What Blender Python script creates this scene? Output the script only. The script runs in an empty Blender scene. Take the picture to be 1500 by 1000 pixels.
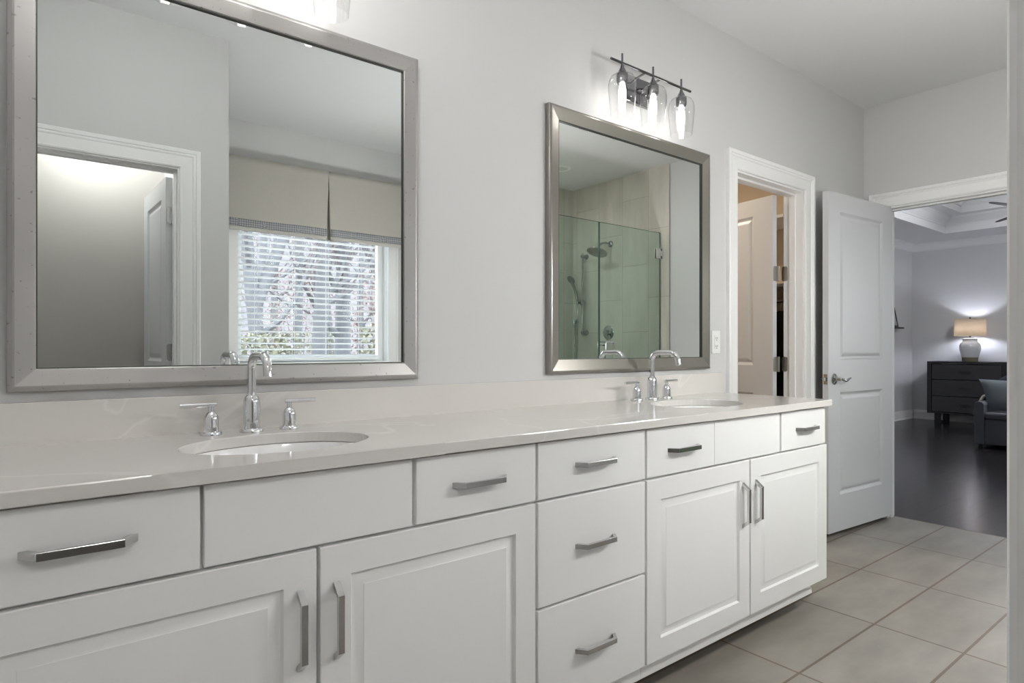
import bpy, bmesh, math, random
from math import sin, cos, pi, radians as R
from mathutils import Vector, Matrix

random.seed(7)
SC = bpy.context.scene
COL = SC.collection

# ------------------------------------------------------------------ camera
cam_d = bpy.data.cameras.new('camera')
cam_d.sensor_width = 36.0
cam_d.lens = 904.0 / 1500.0 * 36.0
cam_d.shift_y = 9.0 / 1500.0
cam_d.clip_start = 0.02
cam = bpy.data.objects.new('camera', cam_d)
COL.objects.link(cam)
cam.location = (0, -1.80, 1.115)
cam.rotation_euler = (R(90), 0, math.atan2(1150.0, 904.0) - R(90))
SC.camera = cam

# ------------------------------------------------------------------ world, exposure, large lights
SC.view_settings.view_transform = 'Standard'
SC.view_settings.look = 'None'
SC.view_settings.exposure = 0.97
SC.view_settings.gamma = 1.0
SC.view_settings.use_curve_mapping = False
W = bpy.data.worlds.new('overcast_sky')
SC.world = W
W.use_nodes = True
W.node_tree.nodes['Background'].inputs[0].default_value = (0.92, 0.96, 1.0, 1)
W.node_tree.nodes['Background'].inputs[1].default_value = 3.6
SC.cycles.max_bounces = 12
SC.cycles.diffuse_bounces = 6
SC.cycles.glossy_bounces = 6
SC.cycles.transparent_max_bounces = 24
SC.cycles.caustics_reflective = False
SC.cycles.caustics_refractive = False
SC.cycles.sample_clamp_indirect = 6.0


def area(name, loc, rot, size, power, color=(1, 1, 1), size_y=None, portal=False, spread=180):
    d = bpy.data.lights.new(name, 'AREA')
    d.energy = power
    d.color = color
    d.size = size
    if size_y:
        d.shape = 'RECTANGLE'
        d.size_y = size_y
    else:
        d.shape = 'DISK'
    d.spread = R(spread)
    if portal:
        d.cycles.is_portal = True
    o = bpy.data.objects.new(name, d)
    o.location = loc
    o.rotation_euler = rot
    COL.objects.link(o)
    return o


# sky portals in the window openings (they only guide daylight that is there)
area('window_portal', (1.74, -2.97, 1.66), (R(90), 0, 0), 1.2, 1, size_y=1.5, portal=True)
area('bedroom_window_portal', (8.6, -3.57, 1.5), (R(90), 0, 0), 2.6, 1, size_y=1.9, portal=True)
# unseen globes added as fill light: (x, y, globe centre height, emission)
FILL_GLOBES = [(2.02, -1.47, 1.50, 24.0), (2.70, -1.47, 1.50, 36.0), (0.45, -0.60, 2.48, 14.0), (0.30, -2.55, 2.42, 24.0)]
GLOBE_R = 0.11

# ------------------------------------------------------------------ dimensions
CEIL = 2.718
XL, XE = -0.17, 4.42            # left wall, end wall
YA, YW = -1.671, -2.82          # wall with the toilet-room door, window wall
CT = 0.893                      # counter top
YF = -0.55                      # drawer / door fronts


# ------------------------------------------------------------------ materials
def lin(c):
    return tuple(((v / 255) / 12.92 if v / 255 <= 0.04045 else ((v / 255 + 0.055) / 1.055) ** 2.4) for v in c) + (1,)


def mat(name, rgb, rough=0.5, metal=0.0, var=0.04, scale=6.0, bump=0.0, bscale=40.0, spec=0.5, coat=0.0, stretch=(1, 1, 1)):
    m = bpy.data.materials.new(name)
    m.use_nodes = True
    nt = m.node_tree
    b = nt.nodes['Principled BSDF']
    b.inputs['Roughness'].default_value = rough
    b.inputs['Metallic'].default_value = metal
    b.inputs['Specular IOR Level'].default_value = spec
    b.inputs['Coat Weight'].default_value = coat
    c = lin(rgb)
    tc = nt.nodes.new('ShaderNodeTexCoord')
    mp = nt.nodes.new('ShaderNodeMapping')
    mp.inputs['Scale'].default_value = stretch
    nt.links.new(tc.outputs['Object'], mp.inputs[0])
    nz = nt.nodes.new('ShaderNodeTexNoise')
    nz.inputs['Scale'].default_value = scale
    nz.inputs['Detail'].default_value = 4
    nt.links.new(mp.outputs[0], nz.inputs['Vector'])
    mx = nt.nodes.new('ShaderNodeMix')
    mx.data_type = 'RGBA'
    mx.inputs[6].default_value = tuple(max(0, v * (1 - var)) for v in c[:3]) + (1,)
    mx.inputs[7].default_value = tuple(min(1, v * (1 + var)) for v in c[:3]) + (1,)
    nt.links.new(nz.outputs['Fac'], mx.inputs[0])
    nt.links.new(mx.outputs[2], b.inputs['Base Color'])
    if bump:
        n2 = nt.nodes.new('ShaderNodeTexNoise')
        n2.inputs['Scale'].default_value = bscale
        n2.inputs['Detail'].default_value = 3
        nt.links.new(mp.outputs[0], n2.inputs['Vector'])
        bp = nt.nodes.new('ShaderNodeBump')
        bp.inputs['Strength'].default_value = bump
        bp.inputs['Distance'].default_value = 0.002
        nt.links.new(n2.outputs['Fac'], bp.inputs['Height'])
        nt.links.new(bp.outputs[0], b.inputs['Normal'])
    return m


def nodes_of(m):
    return m.node_tree, m.node_tree.nodes['Principled BSDF']


def base_socket(m):
    nt, b = nodes_of(m)
    return b.inputs['Base Color'].links[0].from_socket


def emis(name, rgb, strength):
    m = bpy.data.materials.new(name)
    m.use_nodes = True
    nt = m.node_tree
    b = nt.nodes['Principled BSDF']
    b.inputs['Base Color'].default_value = (0.9, 0.9, 0.9, 1)
    b.inputs['Emission Color'].default_value = lin(rgb)
    b.inputs['Emission Strength'].default_value = strength
    return m


def glass(name, tint, gloss=1.0, ior=1.5):
    """thin clear glass sheet: straight-through light with a fresnel reflection"""
    m = bpy.data.materials.new(name)
    m.use_nodes = True
    nt = m.node_tree
    nt.nodes.remove(nt.nodes['Principled BSDF'])
    out = nt.nodes['Material Output']
    t = nt.nodes.new('ShaderNodeBsdfTransparent')
    t.inputs[0].default_value = tint + (1,)
    g = nt.nodes.new('ShaderNodeBsdfGlossy')
    g.inputs['Roughness'].default_value = 0.0
    # Schlick reflectance of a sheet, the same from both sides
    lw = nt.nodes.new('ShaderNodeLayerWeight')
    lw.inputs[0].default_value = 0.5
    pw = nt.nodes.new('ShaderNodeMath')
    pw.operation = 'POWER'
    pw.inputs[1].default_value = 5.0
    nt.links.new(lw.outputs['Facing'], pw.inputs[0])
    ml = nt.nodes.new('ShaderNodeMath')
    ml.operation = 'MULTIPLY_ADD'
    ml.inputs[1].default_value = 0.9
    ml.inputs[2].default_value = 0.04 * gloss
    nt.links.new(pw.outputs[0], ml.inputs[0])
    mx = nt.nodes.new('ShaderNodeMixShader')
    nt.links.new(ml.outputs[0], mx.inputs[0])
    nt.links.new(t.outputs[0], mx.inputs[1])
    nt.links.new(g.outputs[0], mx.inputs[2])
    nt.links.new(mx.outputs[0], out.inputs[0])
    return m


M = {}
M['wall'] = mat('wall_paint', (201, 201, 201), 0.6, var=0.012, scale=2, bump=0.08, bscale=300)
M['ceiling'] = mat('ceiling_paint', (217, 217, 218), 0.8, var=0.01, scale=2)
M['trim'] = mat('trim_paint', (234, 234, 234), 0.32, var=0.01)
M['door'] = mat('door_paint', (202, 204, 207), 0.38, var=0.01, bump=0.1, bscale=60, stretch=(1, 1, 0.1))
M['cabinet'] = mat('cabinet_paint', (238, 238, 237), 0.36, var=0.012)
M['wc_wall'] = mat('toilet_room_grey', (168, 165, 161), 0.7, var=0.012, scale=2)  # darker grey than the bathroom walls
M['closet'] = mat('closet_paint', (205, 190, 170), 0.7, var=0.02)
M['bedwall'] = mat('bedroom_paint', (202, 203, 204), 0.7, var=0.012, scale=2)
M['bedceil'] = mat('bedroom_ceiling_paint', (216, 217, 218), 0.7, var=0.01)
M['chrome'] = mat('chrome', (232, 233, 235), 0.05, 1.0, var=0.005)
M['satin'] = mat('polished_nickel', (200, 200, 200), 0.12, 1.0, var=0.03)
M['nickel'] = mat('brushed_nickel', (170, 168, 163), 0.3, 1.0, var=0.06, scale=60, stretch=(1, 1, 0.1))
M['dark_chrome'] = mat('smoky_chrome', (128, 128, 131), 0.12, 1.0, var=0.03)
M['shower_chrome'] = mat('shower_chrome', (165, 169, 170), 0.10, 1.0, var=0.02)
M['porcelain'] = mat('porcelain', (236, 236, 236), 0.08, var=0.004, coat=0.4)
M['mirror'] = mat('mirror_silver', (238, 242, 240), 0.0, 1.0, var=0.0)
M['lip_shade'] = mat('mirror_edge_shadow', (70, 72, 68), 0.4, 0.4)
M['plastic'] = mat('white_plastic', (226, 226, 225), 0.35, var=0.005)
M['slot'] = mat('dark_slot', (60, 60, 60), 0.6)
M['blind'] = mat('blind_white', (238, 240, 242), 0.4, var=0.01)
M['vinyl'] = mat('window_vinyl', (235, 237, 238), 0.35, var=0.005)
M['black'] = mat('black_metal', (34, 34, 36), 0.45, 0.2)
M['bulb'] = emis('lit_bulb', (255, 251, 245), 7.5)
M['lens'] = emis('lit_lens', (255, 250, 242), 6.0)
M['lens_off'] = mat('unlit_lens', (205, 205, 200), 0.4)
M['clear'] = glass('clear_glass', (0.985, 0.985, 0.985))
M['shower_glass'] = glass('green_shower_glass', (0.90, 0.967, 0.942), 1.2)
M['shower_edge'] = mat('glass_edge', (70, 92, 84), 0.15)
M['window_glass'] = glass('window_glass', (0.95, 0.97, 0.98), 0.12)

# mirror frames: the left one a silvery leaf with specks, the right one brushed nickel
m = mat('silver_leaf_frame', (172, 170, 168), 0.42, 0.7, var=0.05, scale=9)
nt, b = nodes_of(m)
tc = nt.nodes.new('ShaderNodeTexCoord')
sp = nt.nodes.new('ShaderNodeTexNoise')
sp.inputs['Scale'].default_value = 95
sp.inputs['Detail'].default_value = 2
nt.links.new(tc.outputs['Object'], sp.inputs['Vector'])
rp = nt.nodes.new('ShaderNodeValToRGB')
rp.color_ramp.elements[0].position = 0.27
rp.color_ramp.elements[0].color = (0.35, 0.34, 0.32, 1)
rp.color_ramp.elements[1].position = 0.33
rp.color_ramp.elements[1].color = (1, 1, 1, 1)
nt.links.new(sp.outputs['Fac'], rp.inputs[0])
mu = nt.nodes.new('ShaderNodeMix')
mu.data_type = 'RGBA'
mu.blend_type = 'MULTIPLY'
mu.inputs[0].default_value = 0.55
nt.links.new(base_socket(m), mu.inputs[6])
nt.links.new(rp.outputs[0], mu.inputs[7])
nt.links.new(mu.outputs[2], b.inputs['Base Color'])
M['frame1'] = m
M['frame2'] = mat('brushed_nickel_frame', (160, 156, 150), 0.28, 0.85, var=0.03, scale=30, stretch=(1, 1, 1))


def veined(name, rgb, vein, rough):
    m = mat(name, rgb, rough, var=0.03, scale=3.0, coat=0.0)
    nt, b = nodes_of(m)
    tc = nt.nodes.new('ShaderNodeTexCoord')
    nz = nt.nodes.new('ShaderNodeTexNoise')
    nz.inputs['Scale'].default_value = 1.6
    nz.inputs['Detail'].default_value = 5
    nz.inputs['Distortion'].default_value = 0.8
    nt.links.new(tc.outputs['Object'], nz.inputs['Vector'])
    rp = nt.nodes.new('ShaderNodeValToRGB')
    e = rp.color_ramp.elements
    e[0].position = 0.487
    e[0].color = (0, 0, 0, 1)
    e[1].position = 0.5
    e[1].color = (1, 1, 1, 1)
    n = e.new(0.513)
    n.color = (0, 0, 0, 1)
    nt.links.new(nz.outputs['Fac'], rp.inputs[0])
    fade = nt.nodes.new('ShaderNodeTexNoise')
    fade.inputs['Scale'].default_value = 2.3
    nt.links.new(tc.outputs['Object'], fade.inputs['Vector'])
    ml = nt.nodes.new('ShaderNodeMath')
    ml.operation = 'MULTIPLY'
    nt.links.new(rp.outputs[0], ml.inputs[0])
    nt.links.new(fade.outputs['Fac'], ml.inputs[1])
    m2 = nt.nodes.new('ShaderNodeMath')
    m2.operation = 'MULTIPLY'
    m2.inputs[1].default_value = 0.75
    nt.links.new(ml.outputs[0], m2.inputs[0])
    mx = nt.nodes.new('ShaderNodeMix')
    mx.data_type = 'RGBA'
    nt.links.new(m2.outputs[0], mx.inputs[0])
    nt.links.new(base_socket(m), mx.inputs[6])
    mx.inputs[7].default_value = lin(vein)
    nt.links.new(mx.outputs[2], b.inputs['Base Color'])
    return m


M['quartz'] = veined('veined_quartz', (212, 209, 205), (232, 230, 227), 0.09)


def brick(name, c1, c2, mortar, bw, rh, off, msize, rough, shift=(0, 0, 0), rot=(0, 0, 0), cloud=0.18, cscale=2.2, streak=(1, 1, 1), spec=0.5, bias=0.0):
    m = mat(name, c1, rough, var=0.0, spec=spec)
    nt, b = nodes_of(m)
    tc = nt.nodes.new('ShaderNodeTexCoord')
    mp = nt.nodes.new('ShaderNodeMapping')
    mp.inputs['Location'].default_value = shift
    mp.inputs['Rotation'].default_value = rot
    nt.links.new(tc.outputs['Object'], mp.inputs[0])
    br = nt.nodes.new('ShaderNodeTexBrick')
    br.offset = off
    br.inputs['Color1'].default_value = lin(c1)
    br.inputs['Color2'].default_value = lin(c2)
    br.inputs['Mortar'].default_value = lin(mortar)
    br.inputs['Scale'].default_value = 1.0
    br.inputs['Mortar Size'].default_value = msize
    br.inputs['Mortar Smooth'].default_value = 0.1
    br.inputs['Bias'].default_value = bias
    br.inputs['Brick Width'].default_value = bw
    br.inputs['Row Height'].default_value = rh
    nt.links.new(mp.outputs[0], br.inputs['Vector'])
    m2 = nt.nodes.new('ShaderNodeMapping')
    m2.inputs['Scale'].default_value = streak
    nt.links.new(tc.outputs['Object'], m2.inputs[0])
    nz = nt.nodes.new('ShaderNodeTexNoise')
    nz.inputs['Scale'].default_value = cscale
    nz.inputs['Detail'].default_value = 6
    nz.inputs['Roughness'].default_value = 0.6
    nt.links.new(m2.outputs[0], nz.inputs['Vector'])
    rp = nt.nodes.new('ShaderNodeValToRGB')
    rp.color_ramp.elements[0].position = 0.3
    rp.color_ramp.elements[0].color = (1 - cloud,) * 3 + (1,)
    rp.color_ramp.elements[1].position = 0.7
    rp.color_ramp.elements[1].color = (1, 1, 1, 1)
    nt.links.new(nz.outputs['Fac'], rp.inputs[0])
    mu = nt.nodes.new('ShaderNodeMix')
    mu.data_type = 'RGBA'
    mu.blend_type = 'MULTIPLY'
    mu.inputs[0].default_value = 1.0
    nt.links.new(br.outputs['Color'], mu.inputs[6])
    nt.links.new(rp.outputs[0], mu.inputs[7])
    nt.links.new(mu.outputs[2], b.inputs['Base Color'])
    bp = nt.nodes.new('ShaderNodeBump')
    bp.invert = True
    bp.inputs['Strength'].default_value = 0.4
    bp.inputs['Distance'].default_value = 0.0015
    nt.links.new(br.outputs['Fac'], bp.inputs['Height'])
    nt.links.new(bp.outputs[0], b.inputs['Normal'])
    return m


M['floor'] = brick('floor_tile', (152, 147, 140), (146, 140, 132), (112, 98, 85), 0.608, 0.3035, 0.0, 0.005, 0.42,
                   shift=(-0.256, -0.165, 0), cloud=0.3, cscale=2.6, streak=(1, 2.4, 1))
M['wood'] = brick('dark_floorboards', (47, 44, 46), (38, 35, 37), (8, 7, 7), 1.35, 0.127, 0.37, 0.0036, 0.2,
                  cloud=0.3, cscale=6, streak=(1, 12, 1))
# shower tile: tall tiles, fine vertical ribbing
M['tile_x'] = brick('shower_tile_end', (203, 199, 189), (196, 191, 181), (164, 159, 149), 0.61, 0.305, 0.5, 0.002, 0.4,
                    shift=(0.05, 0, 0), rot=(0, R(90), 0), cloud=0.2, cscale=3, streak=(1, 3, 0.7))
M['tile_y'] = brick('shower_tile_back', (203, 199, 189), (196, 191, 181), (164, 159, 149), 0.61, 0.305, 0.5, 0.002, 0.4,
                    cloud=0.2, cscale=3, streak=(3, 1, 0.7))
# orient wall tiles explicitly: swap axes so that the brick rows run vertically
for key, axes in (('tile_x', ('Z', 'Y')), ('tile_y', ('Z', 'X'))):
    nt, b = nodes_of(M[key])
    br = [n for n in nt.nodes if n.type == 'TEX_BRICK'][0]
    tcn = [n for n in nt.nodes if n.type == 'TEX_COORD'][-1]
    sx = nt.nodes.new('ShaderNodeSeparateXYZ')
    cx_ = nt.nodes.new('ShaderNodeCombineXYZ')
    nt.links.new(tcn.outputs['Object'], sx.inputs[0])
    ad = nt.nodes.new('ShaderNodeMath')
    ad.operation = 'ADD'
    ad.inputs[1].default_value = -0.04
    nt.links.new(sx.outputs[axes[0]], ad.inputs[0])
    nt.links.new(ad.outputs[0], cx_.inputs[0])
    nt.links.new(sx.outputs[axes[1]], cx_.inputs[1])
    nt.links.new(cx_.outputs[0], br.inputs['Vector'])

M['linen'] = mat('linen_valance', (172, 168, 161), 0.9, var=0.05, scale=200, bump=0.4, bscale=400, stretch=(1, 1, 0.3))
M['hem'] = mat('linen_hem', (186, 183, 178), 0.9, var=0.03, scale=200)
# woven trim band: small diamond lattice
m = mat('woven_band', (150, 152, 156), 0.9, var=0.02)
nt, b = nodes_of(m)
tc = nt.nodes.new('ShaderNodeTexCoord')
mp = nt.nodes.new('ShaderNodeMapping')
mp.inputs['Rotation'].default_value = (0, R(45), 0)
nt.links.new(tc.outputs['Object'], mp.inputs[0])
ck = nt.nodes.new('ShaderNodeTexChecker')
ck.inputs['Scale'].default_value = 90
ck.inputs['Color1'].default_value = lin((116, 120, 128))
ck.inputs['Color2'].default_value = lin((164, 164, 164))
nt.links.new(mp.outputs[0], ck.inputs['Vector'])
nt.links.new(ck.outputs[0], b.inputs['Base Color'])
M['band'] = m

M['dresser'] = mat('charcoal_oak', (50, 50, 51), 0.5, var=0.2, scale=14, stretch=(1, 0.3, 5))
M['dresser_dark'] = mat('black_oak', (33, 33, 34), 0.5, var=0.15, scale=14, stretch=(1, 0.3, 5))
M['sofa'] = mat('grey_upholstery', (100, 103, 110), 0.95, var=0.06, scale=120, bump=0.4, bscale=300)
M['pillow'] = mat('grey_blue_cushion', (108, 116, 122), 0.95, var=0.05, scale=90, bump=0.4, bscale=300)
M['navy'] = mat('navy_cushion', (40, 48, 60), 0.95, var=0.05, scale=90)
M['cream'] = mat('cream_throw', (176, 172, 164), 0.95, var=0.06, scale=60, bump=0.5, bscale=120)
M['ceramic'] = mat('white_glaze', (206, 208, 212), 0.14, var=0.02, coat=0.4)
M['stoneware'] = mat('olive_stoneware', (116, 112, 92), 0.75, var=0.15, scale=60)
M['shade'] = mat('linen_lamp_shade', (200, 188, 170), 0.9, var=0.14, scale=30, stretch=(1, 1, 6))
nt, b = nodes_of(M['shade'])
tl = nt.nodes.new('ShaderNodeBsdfTranslucent')
nt.links.new(base_socket(M['shade']), tl.inputs[0])
mxs = nt.nodes.new('ShaderNodeMixShader')
mxs.inputs[0].default_value = 0.45
nt.links.new(b.outputs[0], mxs.inputs[1])
nt.links.new(tl.outputs[0], mxs.inputs[2])
nt.links.new(mxs.outputs[0], nt.nodes['Material Output'].inputs[0])
M['photo'] = mat('grey_print', (170, 172, 175), 0.6, var=0.25, scale=14)
M['bark'] = mat('grey_bark', (108, 109, 114), 0.95, var=0.25, scale=14, stretch=(1, 1, 0.3))
M['twig'] = mat('grey_twigs', (112, 106, 108), 0.95, var=0.2, scale=10)
M['leaf'] = mat('yellow_green_leaves', (134, 134, 116), 0.7, var=0.35, scale=5)
M['rust'] = mat('dry_pinkish_leaves', (140, 116, 108), 0.8, var=0.3, scale=5)
M['earth'] = mat('leaf_litter', (110, 100, 92), 0.95, var=0.25, scale=3)
M['hill'] = mat('wooded_bank', (106, 102, 107), 0.95, var=0.55, scale=2.6, stretch=(1, 1, 0.5))
M['garment'] = mat('dark_cloth', (46, 44, 48), 0.95, var=0.2, scale=30)
M['garment2'] = mat('brown_cloth', (92, 80, 68), 0.95, var=0.2, scale=30)


# ------------------------------------------------------------------ mesh helpers
class MB:
    def __init__(s):
        s.bm = bmesh.new()

    def verts(s, pts):
        return [s.bm.verts.new(p) for p in pts]

    def box(s, x0, x1, y0, y1, z0, z1):
        v = s.verts([(x, y, z) for z in (z0, z1) for y in (y0, y1) for x in (x0, x1)])
        for f in ((0, 2, 3, 1), (4, 5, 7, 6), (0, 1, 5, 4), (1, 3, 7, 5), (3, 2, 6, 7), (2, 0, 4, 6)):
            s.bm.faces.new([v[i] for i in f])
        return s

    def ring_skin(s, rings, close=True, cap0=False, cap1=False):
        """rings: list of equal-length point lists, skinned in order"""
        vs = [s.verts(r) for r in rings]
        n = len(vs[0])
        for a, c in zip(vs, vs[1:]):
            for i in range(n if close else n - 1):
                j = (i + 1) % n
                s.bm.faces.new((a[i], a[j], c[j], c[i]))
        if cap0:
            s.bm.faces.new(list(reversed(vs[0])))
        if cap1:
            s.bm.faces.new(vs[-1])
        return s

    def lathe(s, prof, cx=0, cy=0, cz=0, n=32, axis='Z', sx=1, sy=1, cap0=True, cap1=True):
        rings = []
        for r, h in prof:
            ring = []
            for i in range(n):
                a = 2 * pi * i / n
                u, v = r * cos(a) * sx, r * sin(a) * sy
                if axis == 'Z':
                    ring.append((cx + u, cy + v, cz + h))
                elif axis == 'X':
                    ring.append((cx + h, cy + u, cz + v))
                else:
                    ring.append((cx + v, cy + h, cz + u))
            rings.append(ring)
        return s.ring_skin(rings, True, cap0, cap1)

    def tube(s, pts, rad, n=12, cap=True):
        pts = [Vector(p) for p in pts]
        rr = rad if isinstance(rad, (list, tuple)) else [rad] * len(pts)
        rings = []
        up = None
        for i, p in enumerate(pts):
            t = (pts[min(i + 1, len(pts) - 1)] - pts[max(i - 1, 0)]).normalized()
            if up is None:
                up = t.orthogonal().normalized()
            else:
                up = (up - t * up.dot(t))
                up = up.normalized() if up.length > 1e-6 else t.orthogonal().normalized()
            w = t.cross(up)
            rings.append([p + (up * cos(2 * pi * k / n) + w * sin(2 * pi * k / n)) * rr[i] for k in range(n)])
        return s.ring_skin(rings, True, cap, cap)

    def prism(s, poly, d0, d1, plane='XZ'):
        """poly in plane, extruded along the remaining axis"""
        def P(u, v, d):
            return {'XZ': (u, d, v), 'XY': (u, v, d), 'YZ': (d, u, v)}[plane]
        a = s.verts([P(u, v, d0) for u, v in poly])
        c = s.verts([P(u, v, d1) for u, v in poly])
        n = len(poly)
        for i in range(n):
            j = (i + 1) % n
            s.bm.faces.new((a[i], a[j], c[j], c[i]))
        s.bm.faces.new(list(reversed(a)))
        s.bm.faces.new(c)
        return s

    def rect_rings(s, x0, x1, z0, z1, prof, y0, fill=True):
        """concentric rectangles on a front facing -y; prof = [(inset, depth)]"""
        rings = []
        for w, d in prof:
            rings.append([(x0 + w, y0 + d, z0 + w), (x1 - w, y0 + d, z0 + w), (x1 - w, y0 + d, z1 - w), (x0 + w, y0 + d, z1 - w)])
        return s.ring_skin(rings, True, False, fill)

    def xform(s, mx):
        bmesh.ops.transform(s.bm, matrix=mx, verts=s.bm.verts)
        return s

    def merge(s, d=1e-5):
        bmesh.ops.remove_doubles(s.bm, verts=s.bm.verts, dist=d)
        return s

    def build(s, name, m, parent=None, smooth=None, bevel=0, loc=None):
        bmesh.ops.recalc_face_normals(s.bm, faces=s.bm.faces)
        me = bpy.data.meshes.new(name)
        s.bm.to_mesh(me)
        s.bm.free()
        me.materials.append(M[m] if isinstance(m, str) else m)
        o = bpy.data.objects.new(name, me)
        COL.objects.link(o)
        if parent:
            o.parent = parent
        if loc:
            o.location = loc
        if smooth is not None:
            for p in me.polygons:
                p.use_smooth = True
            if smooth < 180:
                me.set_sharp_from_angle(angle=R(smooth))
        if bevel:
            bv = o.modifiers.new('bevel', 'BEVEL')
            bv.width = bevel
            bv.segments = 2
            bv.limit_method = 'ANGLE'
            bv.angle_limit = R(35)
        return o


def tag(o, label=None, cat=None, group=None, kind=None):
    if label:
        o['label'] = label
    if cat:
        o['category'] = cat
    if group:
        o['group'] = group
    if kind:
        o['kind'] = kind
    return o


def empty(name, loc=(0, 0, 0), rz=0.0, **k):
    o = bpy.data.objects.new(name, None)
    o.empty_display_size = 0.1
    o.location = loc
    o.rotation_euler = (0, 0, rz)
    COL.objects.link(o)
    return tag(o, **k)


def dup(o, parent=None):
    c = o.copy()
    COL.objects.link(c)
    c.parent = parent
    for ch in o.children:
        dup(ch, c)
    return c


def box(name, x0, x1, y0, y1, z0, z1, m, parent=None, bevel=0, **k):
    return tag(MB().box(x0, x1, y0, y1, z0, z1).build(name, m, parent, bevel=bevel), **k)


def S(name, mb, m, label, cat, parent=None, **kw):
    return tag(mb.build(name, m, parent, **kw), label=label, cat=cat, kind='structure')


# ------------------------------------------------------------------ room shell
WT = 0.12
OX0, OX1, OZ = 2.893, 3.612, 2.043       # closet opening in the vanity wall
mb = MB()
mb.box(XL - 0.4, OX0, 0, WT, 0, CEIL).box(OX1, XE + WT, 0, WT, 0, CEIL).box(OX0, OX1, 0, WT, OZ, CEIL)
S('wall_vanity', mb, 'wall', 'white wall behind the vanity, mirrors and closet doorway', 'wall')

BY0, BY1, BZ = -0.130, -0.915, 2.035     # bedroom opening in the end wall
mb = MB()
mb.box(XE, XE + WT, BY0, 0.0, 0, CEIL).box(XE, XE + WT, YW - WT, BY1, 0, CEIL).box(XE, XE + WT, BY1, BY0, BZ, CEIL)
S('wall_end', mb, 'wall', 'white end wall with the doorway to the bedroom', 'wall')

CX0, CX1, CZ = -0.06, 0.606, 2.02        # toilet-room opening (camera stands in it)
mb = MB()
mb.box(-1.0, CX0, YA - WT, YA, 0, CEIL).box(CX1, 0.831, YA - WT, YA, 0, CEIL).box(CX0, CX1, YA - WT, YA, CZ, CEIL)
S('wall_toilet_room', mb, 'wall', 'white wall with the toilet-room doorway, seen in the left mirror', 'wall')
S('wall_return', MB().box(0.711, 0.831, YW - WT, YA - WT, 0, CEIL), 'wall', 'white side of the toilet room beside the window', 'wall')
S('wall_left', MB().box(XL - WT, XL, YA, 0, 0, CEIL), 'wall', 'white wall at the left end of the vanity', 'wall')
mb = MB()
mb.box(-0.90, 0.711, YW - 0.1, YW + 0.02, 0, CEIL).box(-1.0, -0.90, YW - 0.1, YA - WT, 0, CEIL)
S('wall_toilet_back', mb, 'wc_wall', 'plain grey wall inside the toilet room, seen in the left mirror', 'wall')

WX0, WX1, WZ0, WZ1 = 1.165, 2.320, 1.008, 2.30
mb = MB()
mb.box(0.831, WX0, YW - 0.15, YW, 0, CEIL).box(WX1, XE, YW - 0.15, YW, 0, CEIL)
mb.box(WX0, WX1, YW - 0.15, YW, 0, WZ0).box(WX0, WX1, YW - 0.15, YW, WZ1, CEIL)
S('wall_window', mb, 'wall', 'white window wall seen in the left mirror', 'wall')
S('wall_shower_partition', MB().box(2.62, 2.74, YW, YA, 0, CEIL), 'wall', 'partition between window corner and shower', 'wall')
S('wall_shower_back', MB().box(2.74, XE - 0.02, YW, YW + 0.02, 0, CEIL), 'tile_y', 'grey tiled back wall of the shower', 'wall')
S('wall_shower_end', MB().box(XE - 0.02, XE, YW + 0.02, -1.600, 0, CEIL), 'tile_x', 'grey tiled shower wall carrying the shower head', 'wall')
S('wall_shower_side', MB().box(2.74, 2.76, YW + 0.02, YA, 0, CEIL), 'tile_x', 'grey tiled side wall of the shower', 'wall')

S('ceiling', MB().box(-1.0, XE + 0.06, YW - 0.1, 0.06, CEIL, CEIL + 0.1), 'ceiling', 'flat white bathroom ceiling', 'ceiling')
S('floor', MB().box(-1.0, 4.52, YW - 0.1, 2.0, -0.1, 0.0), 'floor', 'grey-beige rectangular floor tiles of the bathroom', 'floor')
S('floor_shower_curb', MB().box(2.76, XE - 0.02, -1.74, -1.64, 0, 0.10), 'tile_y', 'tiled curb under the shower glass', 'curb')

# closet behind the vanity wall
mb = MB()
mb.box(2.3, 2.4, WT, 2.0, 0, 2.62).box(4.34, 4.42, WT, 2.0, 0, 2.62).box(2.3, 4.42, 1.9, 2.0, 0, 2.62)
mb.box(2.3, 4.42, WT, 2.0, 2.62, 2.70)
S('wall_closet', mb, 'closet', 'warm beige walls inside the closet', 'wall')

# bedroom
BX0, BX1, BYN, BYP, BC = XE + WT, 11.03, -3.5, 1.97, 2.73
mb = MB()
mb.box(BX1, BX1 + 0.1, BYN - 0.1, BYP + 0.1, 0, 3.3)
S('wall_bedroom_far', mb, 'bedwall', 'far pale grey bedroom wall behind the dresser', 'wall')
S('wall_bedroom_side', MB().box(BX0, BX1, BYP, BYP + 0.1, 0, 3.3), 'bedwall', 'pale grey bedroom side wall with the picture ledge', 'wall')
mb = MB()
mb.box(BX0, 7.3, BYN - 0.12, BYN, 0, 3.3).box(9.9, BX1, BYN - 0.12, BYN, 0, 3.3)
mb.box(7.3, 9.9, BYN - 0.12, BYN, 0, 0.55).box(7.3, 9.9, BYN - 0.12, BYN, 2.45, 3.3)
S('wall_bedroom_window', mb, 'bedwall', 'bedroom wall with the window that lights the room', 'wall')
mb = MB()
mb.box(BX0 - 0.02, BX0, BYN, -2.94, 0, 3.3).box(BX0 - 0.10, BX0, 0.12, BYP, 0, 3.3).box(BX0 - 0.1, BX0, BYN, BYP, CEIL + 0.1, 3.3)
S('wall_bedroom_near', mb, 'bedwall', 'bedroom wall beside the bathroom door', 'wall')
S('floor_bedroom', MB().box(4.52, BX1 + 0.1, BYN - 0.1, BYP + 0.1, -0.1, 0.0), 'wood', 'dark glossy floorboards of the bedroom', 'floor')

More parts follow.
